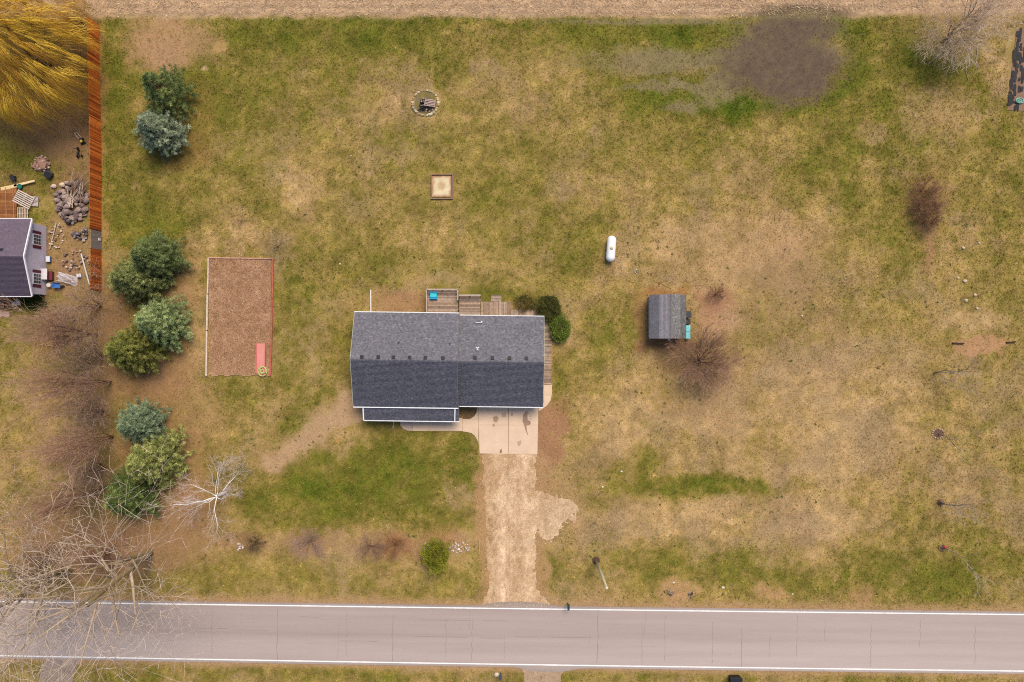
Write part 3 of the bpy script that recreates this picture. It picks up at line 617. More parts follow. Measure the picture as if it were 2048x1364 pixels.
# ------------------------------------------------------------------ decks
WD = [A(170, 146, 128), A(158, 132, 114), A(182, 158, 136), A(146, 122, 106), A(176, 146, 120)]
deck = empty('wooden_deck', HC, HR, 'weathered grey wooden deck stepping down behind the house, with railing', 'deck')
def boards_x(root, x0, x1, y0, y1, z, n, name='board'):
    a = HL(x0, y1, z); b = HL(x1, y0, z); dy = (b.y - a.y) / n
    for i in range(n):
        m = MB(); c = np.array(random.choice(WD)) * random.uniform(.78, 1.15)
        m.box(((a.x + b.x) / 2 + random.uniform(-.02, .02), a.y + (i + .5) * dy, z - .02), (b.x - a.x, dy * .93, .04), col=tuple(c)); m.build(name, M_wood, root)
def boards_y(root, x0, x1, y0, y1, z, n, name='board'):
    a = HL(x0, y1, z); b = HL(x1, y0, z); dx = (b.x - a.x) / n
    for i in range(n):
        m = MB(); c = np.array(random.choice(WD)) * random.uniform(.85, 1.2)
        m.box((a.x + (i + .5) * dx, (a.y + b.y) / 2 + random.uniform(-.03, .03), z - .02), (dx * .92, b.y - a.y, .04), col=tuple(c)); m.build(name, M_wood, root)
boards_x(deck, 852, 916.5, 579, 640, .62, 24); boards_x(deck, 918, 961, 590, 640, .45, 19)
boards_y(deck, 962, 1021, 604, 640, .22, 28); boards_y(deck, 1021, 1086, 621, 640, .22, 30); boards_x(deck, 982, 1003, 590, 603, .12, 6, 'step_board')
m = MB(); a = HL(853, 640, 0); b = HL(916, 580, 0)
for x0, x1, y0, y1, z in ((853, 916, 580, 640, .57), (919, 960, 591, 640, .40), (963, 1020, 605, 640, .17), (1022, 1085, 622, 640, .17), (983, 1002, 591, 602, .07)):
    a = HL(x0, y1, z); b = HL(x1, y0, z); m.prism([(a.x, a.y), (b.x, a.y), (b.x, b.y), (a.x, b.y)], .0, z, A(112, 88, 72))
m.build('joist_frame', M_wood, deck)
def rail(pts, zf, h, wd=.14, spacing=1.3, root=deck, c=A(186, 168, 152)):
    for (q0, q1) in zip(pts[:-1], pts[1:]):
        a = HL(*q0, zf + h); b = HL(*q1, zf + h); m = MB(); m.beam(a, b, wd, .05, c); r = m.build('handrail', M_wood, root)
        n = max(1, int((b - a).length / spacing))
        for i in range(n + 1):
            p = a.lerp(b, i / n); m = MB(); m.box((p.x, p.y, zf + h / 2 - .05), (.09, .09, h - .03), col=A(160, 138, 120)); m.build('rail_post', M_wood, root)
        m = MB(); nb = max(2, int((b - a).length / .14))
        for i in range(nb):
            p = a.lerp(b, (i + .5) / nb); m.box((p.x, p.y, zf + h / 2), (.035, .035, h - .12), col=A(150, 130, 114))
        o = m.build('balusters', M_wood, root); o['kind'] = 'stuff'
rail([(853, 627), (853, 578.5), (915.5, 578.5), (915.5, 600)], .6, .9)
rail([(918, 590.5), (961, 590.5)], .43, .85, wd=.2)
m = MB(); p = HL(916, 618, 1.5); m.box((p.x, p.y, .95), (.1, .1, 1.1), col=A(180, 160, 142)); m.build('rail_post', M_wood, deck)
walk = empty('boardwalk', HC, HR, 'narrow wooden boardwalk of short boards along the right end of the house', 'boardwalk')
boards_x(walk, 1083, 1104, 640, 768, .14, 54)
# blue cooler-bench
root = empty('deck_box', HL(868, 589, .62), HR, 'bright blue plastic storage box in the deck corner', 'storage box')
c0 = HL(868.5, 590, .9); m = MB(); m.box((c0.x, c0.y, .80), (.88, .70, .36), col=A(20, 150, 205), bev=.04); m.build('body', M_plastic, root)
m = MB(); m.box((c0.x, c0.y + .02, 1.0), (.82, .55, .07), col=A(60, 205, 215), bev=.03); m.box((c0.x, c0.y + .36, 1.05), (.95, .18, .16), col=A(28, 165, 222), bev=.04); m.build('lid', M_plastic, root)
m = MB(); m.box((c0.x, c0.y - .42, .86), (.92, .16, .26), col=A(28, 165, 222), bev=.04); m.build('front_panel', M_plastic, root)
# drain pipes
def pipe_thing(name, q0, q1, r, c, label, cat, z=.1, z1=None):
    a = P(*q0); b = P(*q1); root = None
    m = MB(); m.tube([(a.x, a.y, z), ((a.x + b.x) / 2, (a.y + b.y) / 2, (z + (z1 or z)) / 2 + .01), (b.x, b.y, z1 or z)], r, 8, c); o = m.build(name, M_plastic)
    return tag(o, label, cat)
pipe_thing('drain_pipe', (742.3, 640), (741.6, 579.5), .075, A(246, 240, 232), 'long white drain pipe running out behind the house', 'pipe', .09)
pipe_thing('drain_pipe', (788.5, 838), (786, 856), .045, A(236, 224, 212), 'short white downspout extension in front of the porch', 'pipe', .07)

# ------------------------------------------------------------------ propane tank
tk = empty('propane_tank', P(1222, 498), math.radians(-4.2), 'white capsule-shaped propane tank lying on the lawn', 'propane tank')
c0 = P(1222.3, 497.5, .75); prof = []; R_, Lh = .56, 1.06
pts = []; rr = []
for i in range(9): a = -math.pi / 2 + i * math.pi / 16; pts.append(-Lh + R_ * math.sin(a)); rr.append(R_ * math.cos(a))
for i in range(9): a = i * math.pi / 16; pts.append(Lh + R_ * math.sin(a)); rr.append(R_ * math.cos(a))
m = MB(); m.tube([(c0.x, c0.y + t, .75) for t in pts], [max(r, .004) for r in rr], 24, (1, 1, 1)); m.build('shell', M_white, tk, smooth=True)
m = MB(); m.lathe((c0.x, c0.y, 1.27), [(.2, -.02), (.2, .1), (.17, .16), (.05, .19)], 14, A(216, 186, 120)); m.build('valve_dome', M_plastic, tk)
for s_ in (-1, 1):
    m = MB(); m.box((c0.x, c0.y + s_ * .75, .14), (.8, .2, .28), col=A(190, 184, 176)); m.build('foot', M_conc, tk)

# ------------------------------------------------------------------ garden shed (gambrel)
sx0, sy0, sy1 = 19.02, .30, 5.62; sw = 2.24
shed = empty('garden_shed', (sx0, (sy0 + sy1) / 2, 0), 0, 'small shed with weathered grey gambrel roof beside the bare round tree', 'shed')
prof = [(-sw, 1.95), (-1.26, 3.0), (0, 3.6), (1.26, 3.0), (sw, 1.95)]
m = MB(); wy0, wy1 = sy0 + .22, sy1 - .15
sec = [(-sw + .2, 0), (-sw + .2, 2.0), (-1.2, 2.9), (0, 3.5), (1.2, 2.9), (sw - .2, 2.0), (sw - .2, 0)]
vs = [(sx0 + x, wy0, z) for x, z in sec] + [(sx0 + x, wy1, z) for x, z in sec]; n = len(sec)
m.add(vs, [tuple(range(n)), tuple(range(2 * n - 1, n - 1, -1))] + [(i, i + n, (i + 1) % n + n, (i + 1) % n) for i in range(n)], A(150, 150, 142)); m.build('wall', M_col, shed)
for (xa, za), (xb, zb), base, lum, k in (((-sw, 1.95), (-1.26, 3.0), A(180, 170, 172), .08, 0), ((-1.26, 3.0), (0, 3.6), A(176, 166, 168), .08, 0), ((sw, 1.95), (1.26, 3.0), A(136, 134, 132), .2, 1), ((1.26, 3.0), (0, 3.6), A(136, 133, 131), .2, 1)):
    m = MB(); a = Vector((sx0 + xa, 0, za)); b = Vector((sx0 + xb, 0, zb)); vs = []
    for q in (a, b):
        for y in (sy0, sy1):
            for dz in (0, -.08): vs.append((q.x, y, q.z + dz))
    m.add(vs, [(0, 2, 6, 4), (1, 5, 7, 3), (0, 1, 3, 2), (4, 6, 7, 5), (0, 4, 5, 1), (2, 3, 7, 6)], A(90, 86, 86)); r = m.build('roof_slope', M_col, shed)
    L = (b - a).length; v = ((b.x - a.x) / L, 0, (b.z - a.z) / L)
    shingles('shingles', (a.x, sy0, a.z + .006), (0, 1, 0), sy1 - sy0, v, L, base, r, ex=.14, lum=lum, hue=.02)
m = MB()
for i in range(25):
    y = sy0 + (i + .5) * (sy1 - sy0) / 25; m.add([(sx0 - .16, y - .11, 3.56), (sx0 - .16, y + .11, 3.57), (sx0, y + .11, 3.65), (sx0, y - .11, 3.64), (sx0 + .16, y + .11, 3.57), (sx0 + .16, y - .11, 3.56)], [(3, 2, 1, 0), (5, 4, 2, 3)], tuple(np.array(A(124, 118, 120)) * random.uniform(.9, 1.1)))
m.build('ridge_cap', M_shingle, shed)['kind'] = 'stuff'
m = MB(); m.box((sx0, wy0 - .03, 1.0), (1.7, .06, 2.0), col=A(92, 84, 84)); d_ = m.build('double_door', M_wood, shed)
for s_ in (-1, 1):
    m = MB(); m.box((sx0 + s_ * .12, wy0 - .08, 1.05), (.04, .05, .2), col=A(30, 30, 30)); m.build('handle', M_col, d_)
m = MB(); m.box((sx0 + .05, sy0 - .08, 2.5), (.22, .3, .16), col=A(236, 236, 236), bev=.04); m.build('lamp_hood', M_plastic, shed)
for y in (sy0 + .06, sy1 - .06):
    m = MB(); m.box((sx0 - sw + .1, y, 1.98), (.3, .1, .06), col=A(244, 244, 244), ry=-.8); m.build('gutter_end', M_white, shed)
def crate(name, px, py, sx, sy, h, cb, cl, label, cat, group=None, ribs=True):
    p = P(px, py, h); r = empty(name, (p.x, p.y, 0), 0, label, cat, group)
    m = MB(); m.box((p.x, p.y, h * .45), (sx * .94, sy * .94, h * .9), col=cb, bev=.02); m.build('body', M_plastic, r)
    m = MB(); m.box((p.x, p.y, h * .94), (sx, sy, h * .12), col=cl, bev=.03); l_ = m.build('lid', M_plastic, r)
    if ribs:
        m = MB(); m.box((p.x, p.y, h * 1.0 + .01), (sx * .7, .05, .03), col=cl); m.box((p.x + sx * .25, p.y, h + .012), (.04, sy * .6, .03), col=cl); m.build('lid_rib', M_plastic, l_)
    return r
crate('storage_crate', 1375.8, 657, .62, .80, .75, A(90, 190, 205), A(122, 214, 222), 'upper of two pale cyan plastic boxes against the shed', 'plastic box', 'cyan boxes by the shed')
crate('storage_crate', 1375.8, 671, .62, .80, .75, A(90, 190, 205), A(126, 218, 226), 'lower of two pale cyan plastic boxes against the shed', 'plastic box', 'cyan boxes by the shed')
crate('trash_bin', 1376.5, 629, .72, .85, .95, A(44, 44, 52), A(58, 58, 68), 'black wheeled bin against the shed above the cyan boxes', 'bin')
crate('dark_tote', 1376, 643, .66, .62, .6, A(36, 36, 42), A(48, 48, 56), 'small black tote between the black bin and the cyan boxes', 'tote')

# ------------------------------------------------------------------ mulched play bed
bed = empty('mulch_bed', P(479, 635), 0, 'long rectangular mulch bed framed by faded red and white timbers', 'mulch bed')
def mul_mask(px, py): return ((px > 416) & (px < 544) & (py > 516 + (px - 416) * .012) & (py < 750 + 5 * fbm(px / 12., py * 0, 2))).astype(float)
def mul_col(px, py):
    n = fbm(px / 9., py / 9., 3)[..., None]; n2 = fbm(px / 40., py / 40., 5)[..., None]
    return np.array((178, 138, 106.)) + (n - .5) * 50 + (n2 - .5) * 26 + (sstep(700, 760, py) * 12)[..., None]
mm = sheet('mulch', mul_mask, mul_col, 410, 550, 510, 760, .05, M_mulch); mm.parent = bed; mm.location = -bed.location; mm['kind'] = 'stuff'
nchip = 15000
cxp = rng.uniform(417, 543, nchip); cyp = rng.uniform(518, 749, nchip)
cpos = np.stack([(cxp - 1024) / S, (682 - cyp) / S, np.full(nchip, .055) + rng.uniform(0, .03, nchip)], 1)
cd_ = unit(np.stack([rng.normal(size=nchip), rng.normal(size=nchip), rng.normal(0, .25, nchip)], 1))
v, f, c = leaves(cpos - np.array(bed.location), cd_, rng.uniform(.08, .22, nchip), rng.uniform(.03, .07, nchip), jitcol(A(170, 132, 100), nchip, .40, .05))
link_mesh('wood_chips', np_mesh('wood_chips', v, f, c), M_leaf, bed)['kind'] = 'stuff'
for q0, q1, c, wd in (((416.5, 516), (414.8, 587), A(222, 196, 176), .16), ((414.5, 589), (413.6, 660), A(228, 206, 188), .17), ((413.4, 662), (412, 752), A(226, 204, 190), .17), ((416, 515.5), (480, 516.2), A(206, 158, 138), .14), ((481, 516.2), (546, 517.4), A(204, 152, 132), .14), ((545.5, 518), (544.2, 596), A(190, 106, 86), .17), ((544.2, 597), (543, 676), A(186, 100, 80), .17), ((542.8, 677), (540, 752), A(186, 98, 80), .17)):
    a = P(*q0, .16); b = P(*q1, .16); m = MB(); mid = (a + b) / 2 + Vector((random.uniform(-.03, .03), random.uniform(-.02, .02), 0))
    m.beam((a.x, a.y, .09), (mid.x, mid.y, .09), wd, .18, c); m.beam((mid.x, mid.y, .088), (b.x, b.y, .088), wd * .97, .176, c); m.build('timber', M_wood, bed)
for q in ((414.6, 588), (412.5, 661), (541.5, 672), (411.5, 753)):
    p = P(*q, .2); m = MB(); m.lathe((p.x, p.y, 0), [(.05, 0), (.05, .24), (.03, .26)], 7, A(160, 110, 96)); m.build('stake', M_wood, bed)
# red slide
sl = empty('slide', P(521, 718), 0, 'faded red plastic slide lying in the mulch bed corner', 'slide')
m = MB()
P0 = [P(513.5, 687, .25), P(513, 705, .22), P(512.5, 725, .2), P(512, 746, .12)]; P1 = [P(531, 687, .25), P(530.5, 705, .22), P(530, 725, .2), P(529.5, 752, .12)]
for k in range(3):
    a, b, c, d = P0[k], P1[k], P1[k + 1], P0[k + 1]
    m.add([a, b, c, d, a - Vector((0, 0, .05)), b - Vector((0, 0, .05)), c - Vector((0, 0, .05)), d - Vector((0, 0, .05))], [(3, 2, 1, 0), (4, 5, 6, 7), (0, 1, 5, 4), (1, 2, 6, 5), (2, 3, 7, 6), (3, 0, 4, 7)], A(228, 146, 134))
m.build('chute', M_plastic, sl)
for k, (q, off) in enumerate(((P0, 0), (P1, 0))):
    m = MB()
    for i in range(3): m.beam(q[i] + Vector((0, 0, .06)), q[i + 1] + Vector((0, 0, .06)), .09, .16, A(220, 128, 118))
    m.build('side_rail', M_plastic, sl)
for t in (.3, .5, .7):
    m = MB(); 
    for i in range(3): 
        a = P0[i].lerp(P1[i], t) + Vector((0, 0, .015)); b = P0[i + 1].lerp(P1[i + 1], t) + Vector((0, 0, .015)); m.beam(a, b, .05, .03, A(234, 162, 150))
    m.build('ridge', M_plastic, sl)
def coil(name, px, py, r, z, tr, c, label, cat, turns=5, sq=(1, 1), seed=1):
    rd = random.Random(seed); p = P(px, py, z); m = MB(); pts = []
    for i in range(turns * 16):
        a = i / 16 * 2 * math.pi; rr_ = r * (.62 + .38 * math.sin(i * .13 + rd.random() * .3)); pts.append((p.x + sq[0] * rr_ * math.cos(a) + rd.uniform(-.03, .03), p.y + sq[1] * rr_ * math.sin(a) + rd.uniform(-.03, .03), z + .02 * (i / 16) + rd.uniform(0, .02)))
    m.tube(pts, tr, 6, c); return tag(m.build(name, M_plastic), label, cat)
coil('hose_coil', 525.5, 742, .62, .24, .045, A(200, 214, 130), 'coiled pale green hose on the end of the red slide', 'hose', 6, (.95, 1.0))

# ------------------------------------------------------------------ sandbox
sb = empty('sandbox', P(883.5, 373), 0, 'square wooden sandbox with pale sand in the back lawn', 'sandbox')
def sand_mask(px, py): return ((px > 863) & (px < 904) & (py > 350) & (py < 395)).astype(float)
def sand_col(px, py):
    e = np.minimum.reduce([px - 863, 904 - px, py - 350, 395 - py]) + 7 * (fbm(px / 6., py / 6., 2) - .5); w = sstep(1, 7, e)[..., None]
    c = np.array((176, 134, 102.)) * (1 - w) + np.array((228, 208, 168.)) * w
    k = sstep(1.2, .4, np.hypot((px - 883) / 9., (py - 372) / 10.) + .8 * (fbm(px / 5., py / 5., 5) - .5))[..., None] * .6
    return c * (1 - k) + np.array((188, 152, 108.)) * k
o = sheet('sand', sand_mask, sand_col, 860, 908, 346, 400, .10, M_gravel); o.parent = sb; o.location = -sb.location; o['kind'] = 'stuff'
for q0, q1, c in (((862.5, 348), (862.5, 398), A(150, 118, 100)), ((905, 348), (905, 398), A(146, 114, 98)), ((861, 348.5), (906, 348.5), A(156, 120, 98)), ((861, 397), (906, 397), A(158, 124, 102))):
    a = P(*q0, .2); b = P(*q1, .2); m = MB(); m.beam((a.x, a.y, .1), (b.x, b.y, .1), .11, .22 if q0[0] == q1[0] else .21, c); m.build('timber', M_wood, sb)

def rocks(root, n, x0, x1, y0, y1, r0, r1, cols, z=.06, seed=3, pile=0.0, name='stone'):
    rd = random.Random(seed); cx, cy = (x0 + x1) / 2, (y0 + y1) / 2
    for i in range(n):
        while True:
            a, b = rd.uniform(-1, 1), rd.uniform(-1, 1)
            if a * a + b * b < 1: break
        p = P(cx + a * (x1 - x0) / 2, cy + b * (y1 - y0) / 2); r = rd.uniform(r0, r1); zz = z + pile * (1 - a * a - b * b) * rd.uniform(.4, 1)
        m = MB(); m.rock((p.x, p.y, zz + r * .35), (r, r * rd.uniform(.7, 1), r * rd.uniform(.5, .75)), tuple(np.array(A(rd.choice(cols))) * rd.uniform(.8, 1.15)), seed=seed * 100 + i); m.build(name, M_stone, root)
# ------------------------------------------------------------------ fire pit
fp = empty('fire_pit', P(851, 206), 0, 'round stone-ringed fire pit with charred wood in the lawn', 'fire pit')
def pit_mask(px, py): return (np.hypot(px - 851, py - 206) < 28).astype(float)
def pit_col(px, py):
    d = np.hypot((px - 852) / 15., (py - 212) / 14.) + .9 * (fbm(px / 7., py / 7., 4) - .5); k = sstep(1.15, .7, d)[..., None]
    r = np.hypot(px - 851, py - 206) + 8 * (fbm(px / 6., py / 6., 1) - .5); e = sstep(22, 27, r)[..., None]
    c = ramp(.5 + .5 * (fbm(px / 6., py / 6., 2) - .5)) * .9; a2 = sstep(.45, .6, fbm(px / 5., py / 5., 6, 3))[..., None] * .7; c = c * (1 - a2) + np.array((128, 112, 100.)) * a2
    c = c * (1 - e) + np.array((200, 164, 112.)) * e
    return c * (1 - k) + np.array((52, 48, 50.)) * k
o = sheet('ash', pit_mask, pit_col, 820, 882, 175, 237, .006, M_gravel); o.parent = fp; o.location = -fp.location; o['kind'] = 'stuff'
rd_ = random.Random(5)
for i in range(30):
    a = 2 * math.pi * i / 30 + rd_.uniform(-.05, .05); lo = math.sin(a) < .1
    p = P(851 + 26 * math.cos(a), 206 - 25 * math.sin(a)); r = rd_.uniform(.13, .22) * (1.15 if lo else .85); c = A(random.choice([(206, 196, 160), (220, 206, 172), (176, 164, 130), (186, 156, 120)]))
    m = MB(); m.rock((p.x, p.y, .05), (r, r * rd_.uniform(.7, 1.1), r * .7), c, seed=i); m.build('stone', M_stone, fp)
rocks(fp, 34, 836, 868, 196, 226, .05, .12, [(200, 186, 170), (170, 156, 146), (90, 82, 80), (216, 204, 186)], z=.0, seed=37, name='debris')
for i in range(7):
    a = rd_.uniform(0, 6.28); p = P(849 + rd_.uniform(-9, 9), 214 + rd_.uniform(-8, 8)); L = rd_.uniform(.4, 1.0); m = MB()
    m.tube([(p.x - L / 2 * math.cos(a), p.y - L / 2 * math.sin(a), .1), (p.x + L / 2 * math.cos(a), p.y + L / 2 * math.sin(a), .14)], [.06, .05], 7, A(random.choice([(44, 40, 42), (62, 56, 56), (150, 140, 134)]))); m.build('charred_log', M_bark, fp)
def pallet(px, py, wx, wy, rz, ns, c, label, z=.1, tilt=0, cat='pallet', group=None):
    p = P(px, py, z); r = empty('pallet', (p.x, p.y, 0), rz, label, cat, group)
    for i in range(ns):
        m = MB(); y = -wy / 2 + wy * (i + .5) / ns; m.box((p.x, p.y + y, z + .11 + .0), (wx, wy / ns * .52, .02), col=tuple(np.array(c) * random.uniform(.85, 1.12))); m.build('slat', M_wood, r)
    for x in (-wx / 2 + .05, 0, wx / 2 - .05):
        m = MB(); m.box((p.x + x, p.y, z + .05), (.07, wy, .09), col=tuple(np.array(c) * .8)); m.build('stringer', M_wood, r)
    return r
pallet(860, 206, 1.35, .95, math.radians(-8), 5, A(190, 164, 150), 'broken grey pallet lying in the fire pit', .14)

# ------------------------------------------------------------------ neighbour's house, left edge
nx1, nyt, nyb = -57.85, (682 - 438) * .9636 / 16, (682 - 592) * .9636 / 16
nyr = (nyt + nyb) / 2
nh = empty('neighbour_house', (-66, nyr, 0), 0, 'grey-lilac neighbouring house with purple roof and burgundy shutters at left edge', 'house')
EZ, RZ_ = 3.1, 4.5
m = MB(); x0, x1 = -80, nx1 - .35; ya, yb = nyt - .35, nyb + .35
m.add([(x0, ya, 0), (x0, yb, 0), (x1, yb, 0), (x1, ya, 0), (x0, ya, EZ), (x0, yb, EZ), (x1, yb, EZ), (x1, ya, EZ), (x0, nyr, RZ_ - .1), (x1, nyr, RZ_ - .1)],
      [(0, 1, 5, 8, 4), (3, 7, 9, 6, 2), (1, 2, 6, 5), (0, 4, 7, 3), (4, 8, 9, 7), (5, 6, 9, 8)], A(222, 212, 226)); m.build('wall', M_col, nh)
NS = A(112, 98, 112)
slope(nh, -80, nx1, nyt, EZ, nyr, RZ_, NS, lum=.08); slope(nh, -80, nx1, nyb, EZ, nyr, RZ_, NS, lum=.08)
for ye, yr in ((nyt, nyr), (nyb, nyr)):
    m = MB(); m.beam((nx1 + .03, ye, EZ - .04), (nx1 + .03, yr, RZ_ - .04), .12, .2, A(250, 246, 250)); m.build('rake_trim', M_col, nh)
m = MB(); m.box(((-80 + nx1) / 2, nyt + .06, EZ - .06), (nx1 + 80, .1, .12), col=A(240, 236, 240)); m.box(((-80 + nx1) / 2, nyb - .06, EZ - .06), (nx1 + 80, .1, .12), col=A(240, 236, 240)); m.build('gutter', M_col, nh)
for yc in ((682 - 479) * .978 / 16, (682 - 557) * .978 / 16):
    z = 1.75; m = MB(); m.box((x1 + .04, yc, z), (.08, 1.36, 1.4), col=A(244, 240, 244)); f = m.build('window', M_col, nh)
    for i in range(3):
        for j in range(3):
            m = MB(); m.box((x1 + .075, yc - .4 + i * .4, z - .42 + j * .42), (.03, .34, .36)); m.build('pane', M_glass, f)
    for s_ in (-1, 1):
        m = MB(); m.box((x1 + .04, yc + s_ * .88, z), (.06, .36, 1.42), col=A(104, 42, 58)); m.build('shutter', M_col, nh)
m = MB(); m.box((P(4, 500, 4.2).x, P(4, 500, 4.2).y, 4.22), (.4, .4, .22), col=A(50, 46, 54), bev=.03); m.build('roof_vent', M_plastic, nh)
# neighbour deck north, stoop south
nd = empty('neighbour_deck', P(-10, 405), 0, 'low brown plank deck behind the neighbouring house', 'deck')
for i in range(26):
    y0 = 376 + i * 2.6; a = P(-60, y0, .3); b = P(33, y0 + 1.0, .3); m = MB(); m.beam((a.x, a.y, .28), (b.x, b.y, .28), .155, .04, tuple(np.array(A(random.choice([(150, 98, 56), (138, 88, 50), (122, 76, 46), (164, 112, 66)])))) ); m.build('board', M_wood, nd)
for px in (11, 26):
    a = P(px, 375, .34); b = P(px + 2, 440, .34); m = MB(); m.beam(a, b, .1, .03, A(170, 124, 96)); m.build('batten', M_wood, nd)
st = empty('wooden_stoop', P(10, 605), 0, 'small tan wooden stoop with dark railing below the neighbouring house', 'stoop')
for i in range(9):
    a = P(-40, 593.5 + i * 2.7, .4); b = P(8, 593.5 + i * 2.7, .4); m = MB(); m.beam((a.x, a.y, .38), (b.x, b.y, .38), .15, .04, tuple(np.array(A(178, 140, 112)) * random.uniform(.88, 1.1))); m.build('board', M_wood, st)
for i in range(4):
    a = P(10, 596 + i * 6.5, .3 - i * .06); b = P(22, 596 + i * 6.5, .3 - i * .06); m = MB(); m.beam(a, b, .32, .05, A(150, 112, 84)); m.build('tread', M_wood, st)
for px in (9, 22):
    a = P(px, 594, 1.1); b = P(px, 618, .9); m = MB(); m.beam(a, b, .06, .05, A(60, 44, 38)); m.build('handrail', M_wood, st)
    for t in (0, .5, 1):
        p = a.lerp(b, t); m = MB(); m.box((p.x, p.y, p.z / 2), (.06, .06, p.z - .03), col=A(58, 42, 36)); m.build('rail_post', M_wood, st)
for k, (px, py, w_, h_) in enumerate(((12, 629, 1.15, .95), (1, 627, .8, 1.0))):
    p = P(px, py); m = MB(); m.rock((p.x, p.y, .02), (w_ * .5, h_ * .5, .06), A(206, 170, 152), seed=40 + k)
    tag(m.build('stepping_stone', M_stone), ('larger' if k == 0 else 'smaller') + ' pale pink flat stepping stone below the wooden stoop', 'paving stone', 'stepping stones at the stoop')

# ------------------------------------------------------------------ board fence
fence = empty('board_fence', P(203, 300), 0, 'tall orange-stained wooden board fence along the left boundary', 'fence')
fme = None
def fence_x(py): return (197.5 + min(1, max(0, (py - 52) / 250.)) * 5.5 - 1024) / S
def fence_run(y0, y1, colf, hgt, root):
    n = int((y1 - y0) / S / .146); o0 = None
    for i in range(n):
        py = y0 + (y1 - y0) * (i + .5) / n; y = (682 - py) / S; x = fence_x(py); h = hgt + random.uniform(-.03, .03)
        m = MB(); m.box((x + random.uniform(-.012, .012), y, h / 2 + .04), (.025, .137, h), col=colf()); m.build('board', M_wood, root)
    for z in (.4, hgt * .5, hgt - .25):
        m = MB(); m.beam((fence_x(y0) - .05, (682 - y0) / S, z), (fence_x((y0 + y1) / 2) - .05, (682 - (y0 + y1) / 2) / S, z), .05, .09, A(150, 86, 48)); m.beam((fence_x((y0 + y1) / 2) - .05, (682 - (y0 + y1) / 2) / S, z), (fence_x(y1) - .05, (682 - y1) / S, z), .05, .09, A(150, 86, 48)); m.build('rail', M_wood, root)
    k = int((y1 - y0) / S / 2.4)
    for i in range(k + 1):
        py = y0 + (y1 - y0) * i / k; m = MB(); m.box((fence_x(py) - .12, (682 - py) / S, hgt / 2), (.09, .09, hgt), col=A(140, 84, 50)); m.build('post', M_wood, root)
oc = lambda: tuple(np.array(A(random.choice([(212, 112, 44), (200, 100, 38), (190, 92, 36), (222, 124, 52), (168, 80, 34)]))) * random.choice([1.3, 1.3, 1.25, 1.35, 1.15, .7]))
fence_run(50, 463, oc, 2.35, fence)
fence2 = empty('board_fence', P(203, 540), 0, 'short orange board fence section below the grey gate', 'fence'); fence_run(501, 582, lambda: tuple(np.array(oc()) * .82), 2.2, fence2)
gate = empty('fence_gate', P(203, 482), 0, 'weathered grey plank gate in the orange board fence', 'gate')
for i in range(12):
    py = 464 + 36 * (i + .5) / 12; m = MB(); m.box((fence_x(py), (682 - py) / S, 1.1), (.03, .175, 2.1), col=tuple(np.array(A(150, 138, 134)) * random.uniform(.85, 1.1))); m.build('board', M_wood, gate)
for z in (.4, 1.8):
    m = MB(); m.beam((fence_x(464) - .05, (682 - 464) / S, z), (fence_x(500) - .05, (682 - 500) / S, z), .05, .1, A(130, 120, 116)); m.build('rail', M_wood, gate)
m = MB(); m.box((fence_x(480) + .06, (682 - 480) / S, .5), (.07, .3, .4), col=A(244, 240, 232)); m.build('sign_plate', M_col, gate)

# ------------------------------------------------------------------ clutter in the neighbour's yard
def sticks(root, n, x0, x1, y0, y1, L0, L1, r, cols, ang=(0, 6.28), z=.1, pile=.3, seed=2, name='stick'):
    rd = random.Random(seed)
    for i in range(n):
        p = P(rd.uniform(x0, x1), rd.uniform(y0, y1)); a = rd.uniform(*ang); L = rd.uniform(L0, L1); zz = z + rd.uniform(0, pile); d = Vector((math.cos(a), math.sin(a), rd.uniform(-.1, .1))) * L / 2
        b = Vector((p.x, p.y, zz)); m = MB(); m.tube([b - d, b + Vector((rd.uniform(-.05, .05), rd.uniform(-.05, .05), .02)), b + d], [r, r * .9, r * .6], 5, tuple(np.array(A(rd.choice(cols))) * rd.uniform(.8, 1.15))); m.build(name, M_bark, root)
GR = [(150, 130, 124), (168, 146, 136), (132, 114, 110), (184, 160, 146), (120, 102, 98)]
rp = empty('rock_pile', P(143, 402), 0, 'heap of grey-brown field stones beside the board fence', 'rock pile')
rocks(rp, 120, 112, 178, 362, 446, .22, .42, GR, pile=.5, seed=3)
for k, (px, py, c) in enumerate(((109, 373, (216, 190, 174)), (125, 370, (224, 204, 170)))):
    p = P(px, py); m = MB(); m.rock((p.x, p.y, .15), (.38, .33, .25), A(c), seed=70 + k); tag(m.build('boulder', M_stone), ('pinkish' if k == 0 else 'cream') + ' loose boulder at the upper end of the rock pile', 'boulder', 'loose boulders by the rock pile')
bp = empty('brush_pile', P(165, 378), 0, 'pile of bare sticks and branches against the board fence', 'brush pile')
sticks(bp, 46, 150, 176, 352, 400, .8, 2.2, .04, [(170, 146, 130), (150, 124, 108), (126, 100, 88), (198, 176, 156)], (.7, 1.9), .4, .5, 8)
wp = empty('firewood_pile', P(150, 398), 0, 'pale split branches lying on top of the rock pile', 'firewood')
sticks(wp, 12, 143, 156, 388, 408, .8, 1.7, .055, [(214, 190, 170), (200, 176, 158)], (1.3, 2.6), .75, .15, 9)
lr = empty('rubble_heap', P(162, 466), 0, 'low heap of dark rubble by the fence gate', 'rubble')
rocks(lr, 46, 146, 180, 455, 482, .10, .24, [(120, 104, 110), (150, 134, 134), (100, 88, 92), (186, 170, 164)], pile=.2, seed=6)
lr = empty('rubble_heap', P(150, 525), 0, 'scatter of pinkish rubble between the neighbouring house and fence', 'rubble')
rocks(lr, 40, 125, 182, 500, 545, .08, .22, [(176, 146, 130), (198, 168, 150), (140, 116, 108), (220, 200, 184)], pile=.1, seed=12)
lr = empty('rubble_heap', P(115, 470), 0, 'scatter of pale chips beside the neighbouring house wall', 'rubble')
